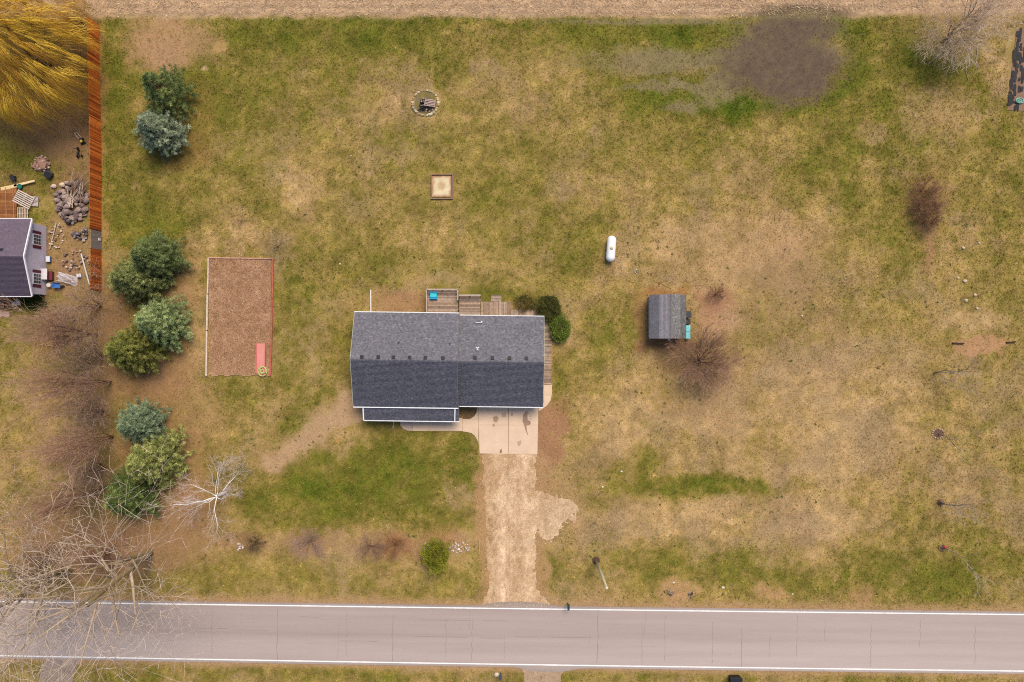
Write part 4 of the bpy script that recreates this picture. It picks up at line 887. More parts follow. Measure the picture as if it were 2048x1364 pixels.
rocks(lr, 34, 98, 130, 450, 500, .06, .18, [(206, 184, 166), (226, 206, 188), (150, 124, 110)], pile=.06, seed=13)
dm = empty('dirt_mound', P(82, 328), 0, 'small stony dirt mound beside a black bucket', 'mound')
m = MB(); p = P(82, 328); m.rock((p.x, p.y, -.1), (1.3, 1.1, .6), A(172, 132, 112), seed=21); m.build('soil', M_gravel, dm)
rocks(dm, 34, 64, 102, 312, 344, .08, .2, [(190, 156, 140), (160, 126, 112), (130, 100, 92), (216, 190, 174)], pile=.5, seed=14)
root = empty('black_bucket', P(97, 348), 0, 'black plastic bucket lying by the dirt mound', 'bucket')
p = P(97, 348, .4); m = MB(); m.lathe((p.x, p.y, 0), [(.38, 0), (.5, .5), (.54, .52), (.48, .53), (.44, .3), (.05, .28)], 16, A(34, 34, 40)); m.build('body', M_plastic, root)
m = MB(); m.tube([(p.x + .52 * math.cos(a), p.y + .3 * math.sin(a), .52 + .1 * math.sin(a)) for a in np.linspace(0, math.pi, 9)], .015, 5, A(160, 160, 160)); m.build('handle', M_plastic, root)
root = empty('tire', P(137, 442), 0, 'black tyre half buried at the bottom of the rock pile', 'tyre')
p = P(137, 442, .3); m = MB(); m.tube([(p.x + .3 * math.cos(a), p.y + .3 * math.sin(a), .35) for a in np.linspace(0, 2 * math.pi, 18)], .13, 8, A(30, 30, 32), caps=False); m.build('tread', M_rubber, root)
for q0, q1, wd, c, lab in (((2, 378), (34, 371), .42, (232, 200, 144), 'wide yellow plank lying above the neighbour deck'), ((28, 371.5), (69, 361.5), .26, (240, 212, 164), 'long narrow yellow plank lying on grass by the pallets')):
    a = P(*q0, .3); b = P(*q1, .3); m = MB(); m.beam(a, b, wd, .06, A(c)); tag(m.build('plank', M_wood), lab, 'plank')
p = P(39, 372.5, .3); m = MB(); m.lathe((p.x, p.y, 0), [(.22, 0), (.3, .32), (.32, .34), (.24, .35), (.2, .2)], 12, A(36, 110, 92)); tag(m.build('flower_pot', M_plastic), 'small green plant pot below the yellow planks', 'pot')
root = empty('garden_cart', P(25, 358), .6, 'small dark garden cart above the yellow planks', 'cart')
p = P(25, 358, .3); m = MB(); m.box((p.x, p.y, .3), (.45, .8, .25), col=A(44, 42, 50), bev=.03); m.build('tray', M_plastic, root)
for s_ in (-1, 1):
    m = MB(); m.tube([(p.x + s_ * .26, p.y, .16), (p.x + s_ * .32, p.y, .16)], .16, 10, A(30, 30, 32)); m.build('wheel', M_rubber, root)
m = MB(); m.beam((p.x, p.y - .4, .35), (p.x, p.y - .85, .6), .04, .04, A(90, 90, 96)); m.build('handle', M_plastic, root)
PC = A(216, 200, 188)
pallet(48, 399, 2.3, 1.7, math.radians(-28), 7, PC, 'large whitish pallet tilted on the neighbour yard near the deck', .25, group='pallets in the neighbour yard')
pallet(69.5, 403, .98, 1.25, math.radians(-3), 8, A(212, 196, 190), 'small square pallet to the right of the large tilted pallet', .08, group='pallets in the neighbour yard')
r = pallet(46.5, 427, 1.5, 1.4, math.radians(90), 7, A(206, 182, 160), 'tan upright-slatted pallet against the neighbouring house', .12, group='pallets in the neighbour yard')
# mower / bike
root = empty('lawn_mower', P(166, 283), math.radians(25), 'small yellow and black push mower near the board fence', 'mower')
p = P(166, 283); m = MB(); m.box((p.x, p.y, .3), (.42, .62, .22), col=A(40, 40, 44), bev=.05); m.build('deck', M_plastic, root)
m = MB(); m.box((p.x, p.y - .1, .46), (.26, .3, .14), col=A(226, 196, 70), bev=.04); m.build('engine_cover', M_plastic, root)
for sx in (-1, 1):
    for sy in (-1, 1):
        m = MB(); m.tube([(p.x + sx * .2, p.y + sy * .26, .13), (p.x + sx * .27, p.y + sy * .26, .13)], .13, 10, A(28, 28, 30)); m.build('wheel', M_rubber, root)
m = MB(); m.tube([(p.x - .17, p.y + .25, .35), (p.x - .17, p.y + .95, .85), (p.x + .17, p.y + .95, .85), (p.x + .17, p.y + .25, .35)], .025, 5, A(225, 220, 210)); m.build('handle', M_plastic, root)
root = empty('toy_tricycle', P(160, 307), math.radians(10), 'small black tricycle below the push mower', 'tricycle')
p = P(160, 307); m = MB(); m.tube([(p.x, p.y + .5, .5), (p.x, p.y + .2, .35), (p.x, p.y - .4, .3)], .05, 6, A(34, 34, 38)); m.tube([(p.x - .35, p.y + .48, .62), (p.x, p.y + .5, .58), (p.x + .35, p.y + .42, .62)], .035, 6, A(30, 30, 34)); m.build('frame', M_plastic, root)
m = MB(); m.box((p.x, p.y - .15, .45), (.3, .34, .08), col=A(26, 26, 30), bev=.03); m.build('seat', M_plastic, root)
for x, y, rr_ in ((0, .5, .25), (-.28, -.4, .18), (.28, -.4, .18)):
    m = MB(); m.tube([(p.x + x - .04, p.y + y, rr_), (p.x + x + .04, p.y + y, rr_)], rr_, 12, A(28, 28, 30)); m.build('wheel', M_rubber, root)
# by the house wall
root = empty('folding_table', P(87, 549), 0, 'white square table beside the burgundy-shuttered neighbouring house', 'table')
p = P(85.5, 548, 1.0); m = MB(); m.box((p.x, p.y, 1.0), (1.05, 1.35, .05), col=A(236, 228, 232), bev=.01); m.build('table_top', M_plastic, root)
for sx in (-1, 1):
    for sy in (-1, 1):
        m = MB(); m.box((p.x + sx * .45, p.y + sy * .6, .49), (.05, .05, .96), col=A(120, 116, 120)); m.build('leg', M_plastic, root)
crate('cooler', 95, 518, .5, .7, .45, A(90, 130, 190), A(238, 238, 240), 'white-lidded blue cooler against the neighbouring house', 'cooler', ribs=False)
crate('wooden_crate', 99, 551, .55, 1.1, .5, A(104, 48, 56), A(120, 60, 66), 'dark red crate right of the white square table', 'crate', ribs=False)
root = empty('wheelbarrow', P(112, 570), math.radians(-5), 'blue wheelbarrow near the long metal pole', 'wheelbarrow')
p = P(114, 570, .5); m = MB(); m.add([(p.x - .4, p.y - .2, .3), (p.x + .25, p.y - .2, .3), (p.x + .25, p.y + .2, .3), (p.x - .4, p.y + .2, .3), (p.x - .55, p.y - .35, .6), (p.x + .5, p.y - .32, .62), (p.x + .5, p.y + .32, .62), (p.x - .55, p.y + .35, .6)], [(0, 1, 2, 3), (0, 4, 5, 1), (1, 5, 6, 2), (2, 6, 7, 3), (3, 7, 4, 0)], A(70, 120, 186)); m.build('tray', M_plastic, root)
m = MB(); m.tube([(p.x + .5, p.y - .05, .2), (p.x + .5, p.y + .05, .2)], .2, 12, A(30, 30, 32)); m.build('wheel', M_rubber, root)
for s_ in (-1, 1):
    m = MB(); m.tube([(p.x + .5, p.y + s_ * .08, .2), (p.x - .4, p.y + s_ * .25, .32), (p.x - 1.1, p.y + s_ * .3, .6)], .025, 5, A(170, 140, 110)); m.build('handle', M_wood, root)
p = P(97, 570, .4); m = MB(); m.lathe((p.x, p.y, 0), [(.2, 0), (.26, .4), (.28, .42), (.05, .43)], 12, A(232, 226, 220)); tag(m.build('white_tub', M_plastic), 'small round white tub left of the blue wheelbarrow', 'tub')
pipe_thing('metal_pole', (165, 508), (181.5, 570), .09, A(214, 208, 204), 'long straight silver pole leaning toward the board fence', 'pole', .25)
pipe_thing('driftwood_branch', (114, 446), (101, 498), .06, A(206, 184, 164), 'long pale bent branch lying beside the neighbouring house', 'branch', .12)
p = P(41, 606); root = empty('lawn_chair', (p.x, p.y, 0), math.radians(20), 'white plastic lawn chair below the neighbouring house', 'chair')
m = MB(); m.box((p.x, p.y, .4), (.5, .5, .05), col=A(240, 240, 240)); m.build('seat', M_plastic, root); m = MB(); m.box((p.x - .33, p.y, .68), (.06, .5, .6), col=A(244, 244, 244), ry=-.35); m.build('backrest', M_plastic, root)
for sx in (-1, 1):
    for sy in (-1, 1):
        m = MB(); m.box((p.x + sx * .22, p.y + sy * .22, .19), (.05, .05, .38), col=A(236, 236, 236)); m.build('leg', M_plastic, root)
for k, (px, py) in enumerate(((31, 616), (35, 599), (42, 619))):
    p = P(px, py); m = MB(); m.rock((p.x, p.y, .06), (.22, .16, .12), A(228, 208, 190), seed=90 + k); tag(m.build('pale_rock', M_stone), ('pale rock left of and below the white lawn chair', 'small pale rock just above the white lawn chair', 'pale rock directly below the white lawn chair')[k], 'rock', 'pale rocks by the lawn chair')
tp = empty('tarp_heap', P(135, 558), 0, 'crumpled pale grey tarp and pipes near the wheelbarrow', 'tarp')
p = P(135, 558); N = 12; vs = []; rdd = random.Random(31)
for i in range(N):
    for j in range(N): 
        u_, v_ = i / (N - 1) - .5, j / (N - 1) - .5; e = max(abs(u_), abs(v_)) * 2
        vs.append((p.x + u_ * 2.4 * (1 + rdd.uniform(-.12, .12)), p.y + v_ * 1.2 - u_ * .7 + rdd.uniform(-.06, .06), max(.015, .25 * (1 - e ** 2) * rdd.uniform(.3, 1.2))))
m = MB(); m.add(vs, [(i * N + j, (i + 1) * N + j, (i + 1) * N + j + 1, i * N + j + 1) for i in range(N - 1) for j in range(N - 1)], A(196, 184, 184)); m.build('sheet', M_plastic, tp)
sticks(tp, 9, 122, 150, 552, 566, 1.0, 2.2, .035, [(220, 206, 200), (190, 176, 172)], (2.5, 3.0), .15, .2, 19, 'pipe')
crate('grey_bin', 157, 551, .55, .45, .4, A(196, 196, 200), A(228, 230, 232), 'small pale grey bin beside the crumpled tarp', 'bin', ribs=False)

# ------------------------------------------------------------------ small things on the plot
gb = empty('garden_bed', P(2045, 140), math.radians(-1.5), 'black landscape-fabric garden bed at the right edge', 'garden bed')
m = MB(); m.prism([P(*q)[:2] for q in ((2032, 58), (2080, 58), (2080, 223), (2016, 221), (2020, 180), (2026, 110))], -.02, .03, A(146, 116, 96)); m.build('soil', M_gravel, gb)
rdd = random.Random(17)
for i in range(60):
    t = rdd.random(); py = 60 + 158 * t; xl = 2032 - 15 * t; px = xl + abs(rdd.gauss(0, 9)); L = rdd.uniform(.3, 1.6); p = P(px, py)
    m = MB(); m.add([(p.x + a + rdd.uniform(-.06, .06), p.y + b + rdd.uniform(-.1, .1), .05 + rdd.uniform(0, .05)) for a, b in ((-.12, -L / 2), (.14, -L / 2), (.18, 0), (.12, L / 2), (-.14, L / 2), (-.16, 0))], [(0, 1, 2, 3, 4, 5)], tuple(np.array(A(48, 40, 44)) * rdd.uniform(.6, 1.3))); m.build('fabric_strip', M_rubber, gb)
coil('garden_hose', 2040, 201, .55, .14, .045, A(140, 206, 186), 'teal garden hose looped on the black garden bed', 'hose', 4, (1, .6), seed=4)
def stone_thing(px, py, r, c, label, seed, name='stone', group=None, cat='stone', flat=.6):
    p = P(px, py); m = MB(); m.rock((p.x, p.y, r * .2), (r, r * .85, r * flat), A(c), seed=seed); return tag(m.build(name, M_stone), label, cat, group)
for k, (px, py, r, lab) in enumerate(((1929.5, 562, .30, 'largest pale boulder in the scattered group on the right lawn'), (1950, 590, .24, 'pinkish boulder right of the pair on the right lawn'), (1932, 601, .26, 'pale boulder directly below the largest boulder on right lawn'), (1916, 556, .2, 'small pale stone left of the largest lawn boulder'), (1926, 496, .22, 'lone tan stone above the boulder group'), (1958, 486, .18, 'smallest tan stone highest of the scattered group'), (1954, 617, .2, 'upright pale stone lowest of the scattered group'))):
    stone_thing(px, py, r, (206, 188, 160) if k != 1 else (222, 184, 160), lab, 200 + k, 'boulder', 'scattered boulders on the right lawn', 'boulder')
for q0, q1, lab in (((1904, 686), (1927, 687), 'left dark timber sleeper on the reddish strip'), ((2012, 685), (2030, 683.5), 'right dark timber sleeper at the end of the reddish strip')):
    a = P(*q0); b = P(*q1); m = MB(); m.beam((a.x, a.y, .1), (b.x, b.y, .1), .15, .2, A(66, 52, 44)); tag(m.build('timber_sleeper', M_wood), lab, 'timber', 'timbers on the reddish strip')
# utility pole
up = empty('utility_pole', P(1192, 1121), 0, 'bare grey wooden utility pole standing on the verge', 'utility pole')
p = P(1192, 1121); m = MB(); m.tube([(p.x, p.y, 0), (p.x + .03, p.y, 4.5), (p.x + .05, p.y - .03, 9.4)], [.17, .15, .12], 12, A(196, 184, 158)); m.build('post', M_bark, up, smooth=True)
m = MB(); m.lathe((p.x + .05, p.y - .03, 9.38), [(.15, 0), (.15, .06), (.04, .1)], 12, A(214, 210, 200)); m.build('cap', M_plastic, up)
m = MB(); m.box((p.x + .16, p.y - .1, 8.9), (.12, .12, .3), col=A(150, 146, 136)); m.build('insulator', M_plastic, up)
m = MB(); m.lathe((p.x, p.y, -.02), [(.5, 0), (.42, .06), (.17, .09)], 12, A(92, 72, 56)); m.build('soil_collar', M_gravel, up)
# mailboxes
def mailbox(px, py, rz, c, label):
    p = P(px, py); r = empty('mailbox', (p.x, p.y, 0), rz, label, 'mailbox', 'mailboxes along the road')
    m = MB(); m.box((p.x, p.y, .55), (.1, .1, 1.1), col=A(70, 60, 54)); m.build('post', M_wood, r)
    m = MB(); a = [(math.cos(t) * .14, .12 + math.sin(t) * .12) for t in np.linspace(0, math.pi, 7)]; sec = [(-.14, 0), (.14, 0)] + a; n = len(sec)
    vs = [(p.x + x, p.y - .42, 1.08 + z) for x, z in sec] + [(p.x + x, p.y + .3, 1.08 + z) for x, z in sec]
    m.add(vs, [tuple(range(n)), tuple(range(2 * n - 1, n - 1, -1))] + [(i, i + n, (i + 1) % n + n, (i + 1) % n)[::-1] for i in range(n)], c); b = m.build('box', M_plastic, r)
    m = MB(); m.box((p.x + .16, p.y - .1, 1.28), (.02, .06, .2), col=A(170, 40, 36)); m.build('flag', M_plastic, b)
mailbox(1135.5, 1206, 0, A(38, 74, 64), 'dark green mailbox beside the gravel drive')
mailbox(1001.5, 1346, math.pi, A(76, 78, 98), 'slate blue mailbox across the road beside a pale boulder')
stone_thing(993, 1349, .36, (216, 200, 172), 'pale boulder beside the slate blue mailbox', 61, 'boulder', cat='boulder', flat=.7)
root = empty('black_bin', P(1472, 1359), 0, 'black bin at the bottom edge by the dirt track', 'bin')
p = P(1472, 1362, .8); m = MB(); m.box((p.x, p.y, .45), (1.3, .75, .9), col=A(30, 30, 36), bev=.04); m.build('body', M_plastic, root); m = MB(); m.box((p.x, p.y, .94), (1.5, .9, .08), col=A(40, 40, 48), bev=.03); m.build('lid', M_plastic, root)
# sticks lying around
def log_thing(name, q0, q1, r, c, label, cat, z=.06):
    a = P(*q0); b = P(*q1); mid = (a + b) / 2 + Vector((random.uniform(-.08, .08), random.uniform(-.08, .08), 0)); m = MB(); m.tube([(a.x, a.y, z), (mid.x, mid.y, z + .01), (b.x, b.y, z)], [r, r * .9, r * .6], 6, A(c)); return tag(m.build(name, M_bark), label, cat)
log_thing('fallen_branch', (1954, 94), (1952, 126), .055, (190, 170, 130), 'curved pale branch fallen under the upper right bare tree', 'branch'); log_thing('fallen_branch', (1940, 120), (1931, 142), .035, (196, 180, 150), 'short forked pale twig below the curved fallen branch', 'branch'); log_thing('fallen_branch', (1931, 142), (1936, 160), .03, (190, 174, 146), 'thin tail twig below the forked fallen twig', 'branch')
log_thing('marker_stake', (1258.5, 494), (1262.5, 507), .03, (214, 176, 80), 'thin yellow stake lying right of the propane tank', 'stake'); log_thing('marker_stake', (1323, 566), (1343, 577), .035, (212, 172, 70), 'long yellow stake lying above the shed', 'stake')
log_thing('wooden_stake', (210, 127), (230, 122), .03, (196, 140, 90), 'thin orange stick lying right of the board fence', 'stick')
log_thing('garden_pole', (958.5, 1079), (957, 1120), .05, (206, 170, 120), 'slim tan pole lying along the gravel drive edge', 'pole')
r = empty('stone_cluster', P(1270, 542), 0, 'tiny cluster of grey stones below and right of the propane tank', 'stones')
rocks(r, 7, 1264, 1276, 536, 548, .07, .13, [(190, 182, 172), (150, 142, 134)], z=0, seed=35)
for lab, root_px, n, x0, x1, y0, y1, sd_ in (('scatter of white landscaping stones right of the golden shrub', (915, 1095), 44, 897, 940, 1082, 1106, 31), ('few white landscaping stones left of the golden shrub', (852, 1095), 14, 845, 862, 1086, 1104, 32), ('small cluster of white stones at the left end of the front bed', (480, 1090), 18, 470, 490, 1082, 1100, 33)):
    r = empty('stone_scatter', P(*root_px), 0, lab, 'stones'); rocks(r, n, x0, x1, y0, y1, .06, .17, [(226, 212, 200), (206, 188, 176), (190, 168, 156)], z=0, seed=sd_)
for lab, pxx, pyy, sd_ in (('left clump of grey roots on the bare verge patch', 1341, 1184, 41), ('right clump of grey roots on the bare verge patch', 1383, 1189, 42)):
    r = empty('root_clump', P(pxx, pyy), 0, lab, 'root clump'); rocks(r, 8, pxx - 6, pxx + 6, pyy - 6, pyy + 6, .06, .16, [(150, 132, 124), (90, 76, 72), (200, 186, 172)], seed=sd_); sticks(r, 9, pxx - 5, pxx + 5, pyy - 5, pyy + 5, .4, .9, .03, [(190, 172, 160), (80, 66, 62)], seed=sd_)
for k, (px, py, r, lab) in enumerate(((1347, 1165, .14, 'white stone above the left root clump on the verge'), (1446, 1175, .2, 'white stone alone between the bare verge patches'), (1585, 1188, .12, 'tiny white stone right of the middle bare verge patch'), (1243, 943, .14, 'small pale stone at the green weed patch'), (1205, 974, .14, 'pale oblong stone left of the long green strip'), (680, 528, .13, 'small white stone alone on the lawn between bed and house'), (220, 729, .13, 'tiny white stone left of the dark evergreen'), (1604, 632, .12, 'tiny white stone on the bare right lawn'), (702, 312, .1, 'tiny white stone left of the sandbox'))):
    stone_thing(px, py, r, (232, 220, 204), lab, 400 + k, 'stone')

# ------------------------------------------------------------------ evergreens
def conifer(name, label, px, py, h, r, base, tipc, seed, group, dens=1.0, pw=1.5, droop=.0, spray=.34, gap=0.0, inner=.55):
    global rng
    rng = np.random.default_rng(seed); rd = random.Random(seed)
    b = P(px, py); root = empty(name, b, rd.uniform(0, 6.28), label, 'tree', group)
    m = MB(); m.tube([(0, 0, -.1), (0, 0, h * .5), (0, 0, h * .96)], [.035 * h * .5 + .06, .09, .015], 8, A(104, 82, 66)); t = m.build('trunk', M_bark); t.parent = root
    cl = []; dd = []; p0 = []; p1 = []; r0 = []; r1 = []
    nb = int(185 * dens)
    for i in range(nb):
        f = (i + rd.random()) / nb; z = h * (.06 + .93 * f ** .92); R = r * (1 - (z / h) ** pw) * rd.uniform(.66, 1.14) * (1 + .08 * math.sin(i * 2.39996 * 2 + seed) + .07 * math.sin(i * 2.39996 * 3 + 2 * seed)) + .12
        if rd.random() < gap and f < .8: continue
        a = i * 2.39996 + rd.uniform(-.3, .3); el = .10 + .75 * (z / h) ** 2 - droop
        d = np.array([math.cos(a) * math.cos(el), math.sin(a) * math.cos(el), math.sin(el)]); o = np.array([0, 0, max(.15, z - R * math.sin(el) * .7)])
        tip = o + d * R; p0.append(o); p1.append(tip); r0.append(.045); r1.append(.012)
        nk = max(2, int(R / .26))
        for k in range(nk):
            tt_ = inner * .55 + (1 - inner * .55) * (k + rd.random() * .8) / nk
            wlat = .36 * R * (1 - tt_) * rd.uniform(-1, 1) + rd.uniform(-.13, .13)
            c = o + d * R * tt_ + np.array([-math.sin(a), math.cos(a), 0]) * wlat + np.array([0, 0, rd.uniform(-.12, .14)])
            cl.append(c); dd.append(d * .9 + np.array([-math.sin(a), math.cos(a), 0]) * np.sign(wlat) * .35 + np.array([0, 0, .45]))
    cl = np.array(cl); dd = unit(np.array(dd)); n = len(cl); K = 46
    lumc = np.exp(rng.normal(0, .23, (n, 1))); mixc = np.clip(rng.normal(.5, .34, (n, 1)), 0, 1.25)
    cc_ = (np.array(base) * (1 - mixc) + np.array(tipc) * mixc) * lumc
    C = np.repeat(cl, K, 0) + rng.normal(0, .05, (n * K, 3)); D = unit(np.repeat(dd, K, 0) * .75 + rng.normal(0, .62, (n * K, 3)))
    v, f, c = leaves(C, D, rng.uniform(.55, 1.2, n * K) * spray, rng.uniform(.018, .042, n * K), np.repeat(cc_, K, 0) * np.exp(rng.normal(0, .16, (n * K, 1))))
    crown = link_mesh('crown', np_mesh('crown', v, f, c), M_leaf, root)
    v, f, c = seg_tubes(p0, p1, r0, r1, np.tile(np.array(A(96, 76, 62)), (len(p0), 1)), 4)
    link_mesh('branches', np_mesh('branches', v, f, c), M_bark, root)
def CF(r_c, g_c, b_c): return tuple(np.array(A(r_c + 1, g_c, b_c)) * 1.8)
GRN, GRNT = CF(88, 98, 56), CF(150, 152, 96)
BLU, BLUT = CF(100, 112, 88), CF(158, 166, 136)
YEL, YELT = CF(102, 110, 56), CF(170, 166, 100)
g_ = 'evergreens along the left side'
conifer('pine_tree', 'thin open-crowned pine beside the bare dirt patch', 352, 200, 7.3, 3.35, CF(78, 96, 62), CF(120, 128, 72), 1, g_, .8, 1.7, gap=.35)
conifer('blue_spruce', 'rounded blue spruce just below the thin pine', 338, 274, 6.5, 3.25, BLU, BLUT, 2, g_, 1.1, 1.5)
conifer('pine_tree', 'uppermost pine of the left middle cluster', 336, 522, 7.9, 3.55, GRN, CF(118, 130, 82), 3, g_, 1.25, 1.5)
conifer('pine_tree', 'pine reaching furthest left above the pale pine', 296, 562, 7.5, 3.45, GRN, GRNT, 4, g_, 1.2, 1.5)
conifer('pine_tree', 'pale-tipped pine at the centre of the left row', 346, 645, 7.7, 3.45, CF(86, 104, 62), CF(158, 168, 116), 5, g_, 1.25, 1.5)
conifer('pine_tree', 'dark yellow-green pine below and left of the pale pine', 293, 698, 7.9, 3.65, CF(78, 86, 42), CF(136, 134, 70), 6, g_, 1.25, 1.5)
conifer('blue_spruce', 'lone blue-green spruce between two bare brown patches', 303, 842, 6.9, 3.05, CF(88, 106, 80), CF(138, 152, 120), 7, g_, 1.05, 1.45)
conifer('pine_tree', 'large yellow-green pine above the white birch', 334, 912, 8.5, 3.75, YEL, CF(156, 158, 96), 8, g_, 1.3, 1.5)
conifer('pine_tree', 'dark green pine lowest of the left row', 284, 980, 7.3, 3.35, CF(70, 90, 48), CF(112, 124, 68), 9, g_, 1.2, 1.5)

# ------------------------------------------------------------------ rounded evergreen shrubs
def shrub(name, label, px, py, rx, ry, h, base, tipc, seed, n=9000, lean=(0, 0), group=None, ll=.16, lw=.05, stem=True, lump=.18):
    global rng
    rng = np.random.default_rng(seed)
    b = P(px, py); root = empty(name, b, 0, label, 'shrub', group)
    d = unit(rng.normal(size=(n, 3))); d[:, 2] = np.abs(d[:, 2]) - .25 * (rng.random(n) < .4)
    d = unit(d); th = np.arctan2(d[:, 1], d[:, 0]); lum_ = 1 + lump * (fbm(th * 2.2 + 9, d[:, 2] * 4 + 5, seed % 5, 3) - .5) * 2.4
    rr_ = (1 - .5 * rng.random(n) ** 3) * lum_
    c = np.stack([d[:, 0] * rx, d[:, 1] * ry, d[:, 2] * h * .55], 1) * rr_[:, None]; c[:, 2] += h * .45
    c[:, 0] += lean[0] * c[:, 2]; c[:, 1] += lean[1] * c[:, 2]; c[:, 2] = np.maximum(c[:, 2], .04)
    D = unit(d * .8 + rng.normal(0, .5, (n, 3)) + np.array([0, 0, .25])); mixc = np.clip(rng.normal(.4, .3, (n, 1)) + (lum_[:, None] - 1), 0, 1)
    cc_ = (np.array(base) * (1 - mixc) + np.array(tipc) * mixc) * np.exp(rng.normal(0, .18, (n, 1)))
    v, f, cc2 = leaves(c, D, rng.uniform(.6, 1.2, n) * ll, rng.uniform(.6, 1.2, n) * lw, cc_)
    link_mesh('crown', np_mesh('crown', v, f, cc2), M_leaf, root)
    ps = []; pe = []
    for k in range(9): a = k * .7; ps.append((.05 * math.cos(a), .05 * math.sin(a), 0)); pe.append((rx * .5 * math.cos(a) + lean[0] * h * .6, ry * .5 * math.sin(a) + lean[1] * h * .6, h * .65))
    v, f, c2 = seg_tubes(ps, pe, [.03] * 9, [.01] * 9, np.tile(np.array(A(96, 76, 60)), (9, 1)), 5); link_mesh('stems', np_mesh('stems', v, f, c2), M_bark, root)
shrub('round_shrub', 'dark rounded evergreen shrub at the deck corner', 1096, 615, 1.45, 1.5, 1.7, tuple(np.array(A(58, 70, 34)) * 1.3), tuple(np.array(A(108, 104, 52)) * 1.2), 51, 12000, lump=.38)
shrub('round_shrub', 'bright green oval shrub beside the boardwalk', 1119, 657, 1.15, 1.6, 1.5, tuple(np.array(A(86, 106, 38)) * 1.35), tuple(np.array(A(130, 146, 62)) * 1.3), 52, 11000, lump=.36)
shrub('low_shrub', 'small sparse brown-green shrub left of the dark round shrub', 1049, 605, 1.25, .95, 1.1, A(66, 76, 34), A(128, 104, 62), 53, 3000, lump=.5)
shrub('golden_arborvitae', 'golden-green oval arborvitae leaning in the front bed', 876, 1096, 1.45, 1.75, 2.6, tuple(np.array(A(100, 108, 34)) * 1.25), tuple(np.array(A(168, 162, 54)) * 1.2), 54, 16000, lean=(-.06, -.3), ll=.2, lump=.5)
shrub('low_shrub', 'low dark green shrub below the neighbouring house', 70, 604, 1.6, .9, .6, A(44, 66, 30), A(78, 100, 44), 55, 3000, lump=.4)

# ------------------------------------------------------------------ bare trees and bushes
def grow(rd, p, d, L, r, lev, nch, spread, trop, out, wig=.16, lr=(.45, .72), rr_=.55, tmin=.25, wig0=None):
    w_l = wig0 if (wig0 is not None and lev == 0) else wig
    k = 6 if lev == 0 else (4 if lev == 1 else 3); nodes = []
    for i in range(k):
        d = Vector((d[0] + rd.gauss(0, w_l), d[1] + rd.gauss(0, w_l), d[2] + rd.gauss(0, w_l) + trop)).normalized(); q = p + d * (L / k)
        ra = r * (1 - .62 * i / k); rb = r * (1 - .62 * (i + 1) / k); out.append((p, q, ra, rb, lev)); nodes.append((q, d, rb)); p = q
    if lev >= len(nch): return
    for c in range(nch[lev]):
        t = tmin + (1 - tmin) * (c + rd.random()) / nch[lev]; q, dq, rq = nodes[min(k - 1, int(t * k))]
        ax = dq.orthogonal().normalized(); ax.rotate(Matrix.Rotation(c * 2.4 + rd.uniform(-.5, .5), 3, dq)); nd_ = dq.copy(); nd_.rotate(Matrix.Rotation(rd.uniform(*spread), 3, ax))
        grow(rd, q, nd_, L * rd.uniform(*lr), rq * rr_ + .003, lev + 1, nch, spread, trop, out, wig, lr, rr_, tmin)
def bare(name, label, px, py, stems, nch, spread, trop, cb, ct, seed, cat='tree', group=None, wig=.16, lr=(.45, .72), big=1, rr_=.55, tmin=.25, rmin=.009, jl=.2, z0=0.0, wig0=None):
    global rng
    rng = np.random.default_rng(seed); rd = random.Random(seed); b = P(px, py); root = empty(name, b, 0, label, cat, group); out = []
    for (dx, dy, dz, L, r) in stems: grow(rd, Vector((rd.uniform(-.05, .05), rd.uniform(-.05, .05), z0 - .05)), Vector((dx, dy, dz)).normalized(), L, r, 0, nch, spread, trop, out, wig, lr, rr_, tmin, wig0)
    if z0 > 0: out += [(Vector((0, 0, -.1)), Vector((.03, .02, z0 * .5)), .16, .13, 0), (Vector((.03, .02, z0 * .5)), Vector((0, 0, z0)), .13, .11, 0)]
    for nm, sel, n_ in (('trunk', lambda l: l <= big - 1, 7), ('crown', lambda l: l > big - 1, 3)):
        s_ = [o for o in out if sel(o[4])]
        if not s_: continue
        p0 = np.array([o[0][:] for o in s_]); p1 = np.array([o[1][:] for o in s_]); r0 = np.maximum([o[2] for o in s_], rmin); r1 = np.maximum([o[3] for o in s_], rmin * .8)
        p0[:, 2] = np.maximum(p0[:, 2], .02 if nm == 'crown' else -.1); p1[:, 2] = np.maximum(p1[:, 2], .03)
        lv = np.array([o[4] for o in s_], float)[:, None] / max(1, len(nch)); c = (np.array(cb) * (1 - lv) + np.array(ct) * lv) * np.exp(rng.normal(0, jl, (len(s_), 1)))
        v, f, c = seg_tubes(p0, p1, r0, r1, c, n_); link_mesh(nm, np_mesh(nm, v, f, c), M_bark, root)
    return root
BR, TW = A(128, 104, 84), A(176, 150, 134)
# two large bare trees bottom left
bare('bare_tree', 'tall bare deciduous tree overhanging the road at lower left', 300, 1103, [(.02, -.06, 1, 16.5, .46), (.02, .10, 1, 13, .28), (-.04, -.16, 1, 13.5, .26)], [8, 5, 4, 2], (.45, 1.05), .012, A(156, 134, 98), A(240, 216, 200), 101, group='large bare trees by the road', wig=.09, big=2, rmin=.014, lr=(.42, .72), tmin=.22, wig0=.03)
bare('bare_tree', 'second large bare tree at the left edge above the road', 140, 1140, [(.0, -.03, 1, 15, .42), (.10, .14, 1, 12, .27), (-.06, .2, 1, 11.5, .24)], [8, 5, 4, 2], (.45, 1.05), .012, A(156, 134, 98), A(240, 216, 200), 102, group='large bare trees by the road', wig=.09, big=2, rmin=.014, lr=(.42, .72), tmin=.22, wig0=.03)
bare('bare_bush', 'tangled brown brush between the two large bare trees', 215, 1110, [(math.cos(a) * .8, math.sin(a) * .8, 1, 2.2, .04) for a in np.arange(0, 6.28, .45)], [5, 4, 3], (.3, .9), .0, A(120, 88, 76), A(150, 112, 100), 103, 'bush')
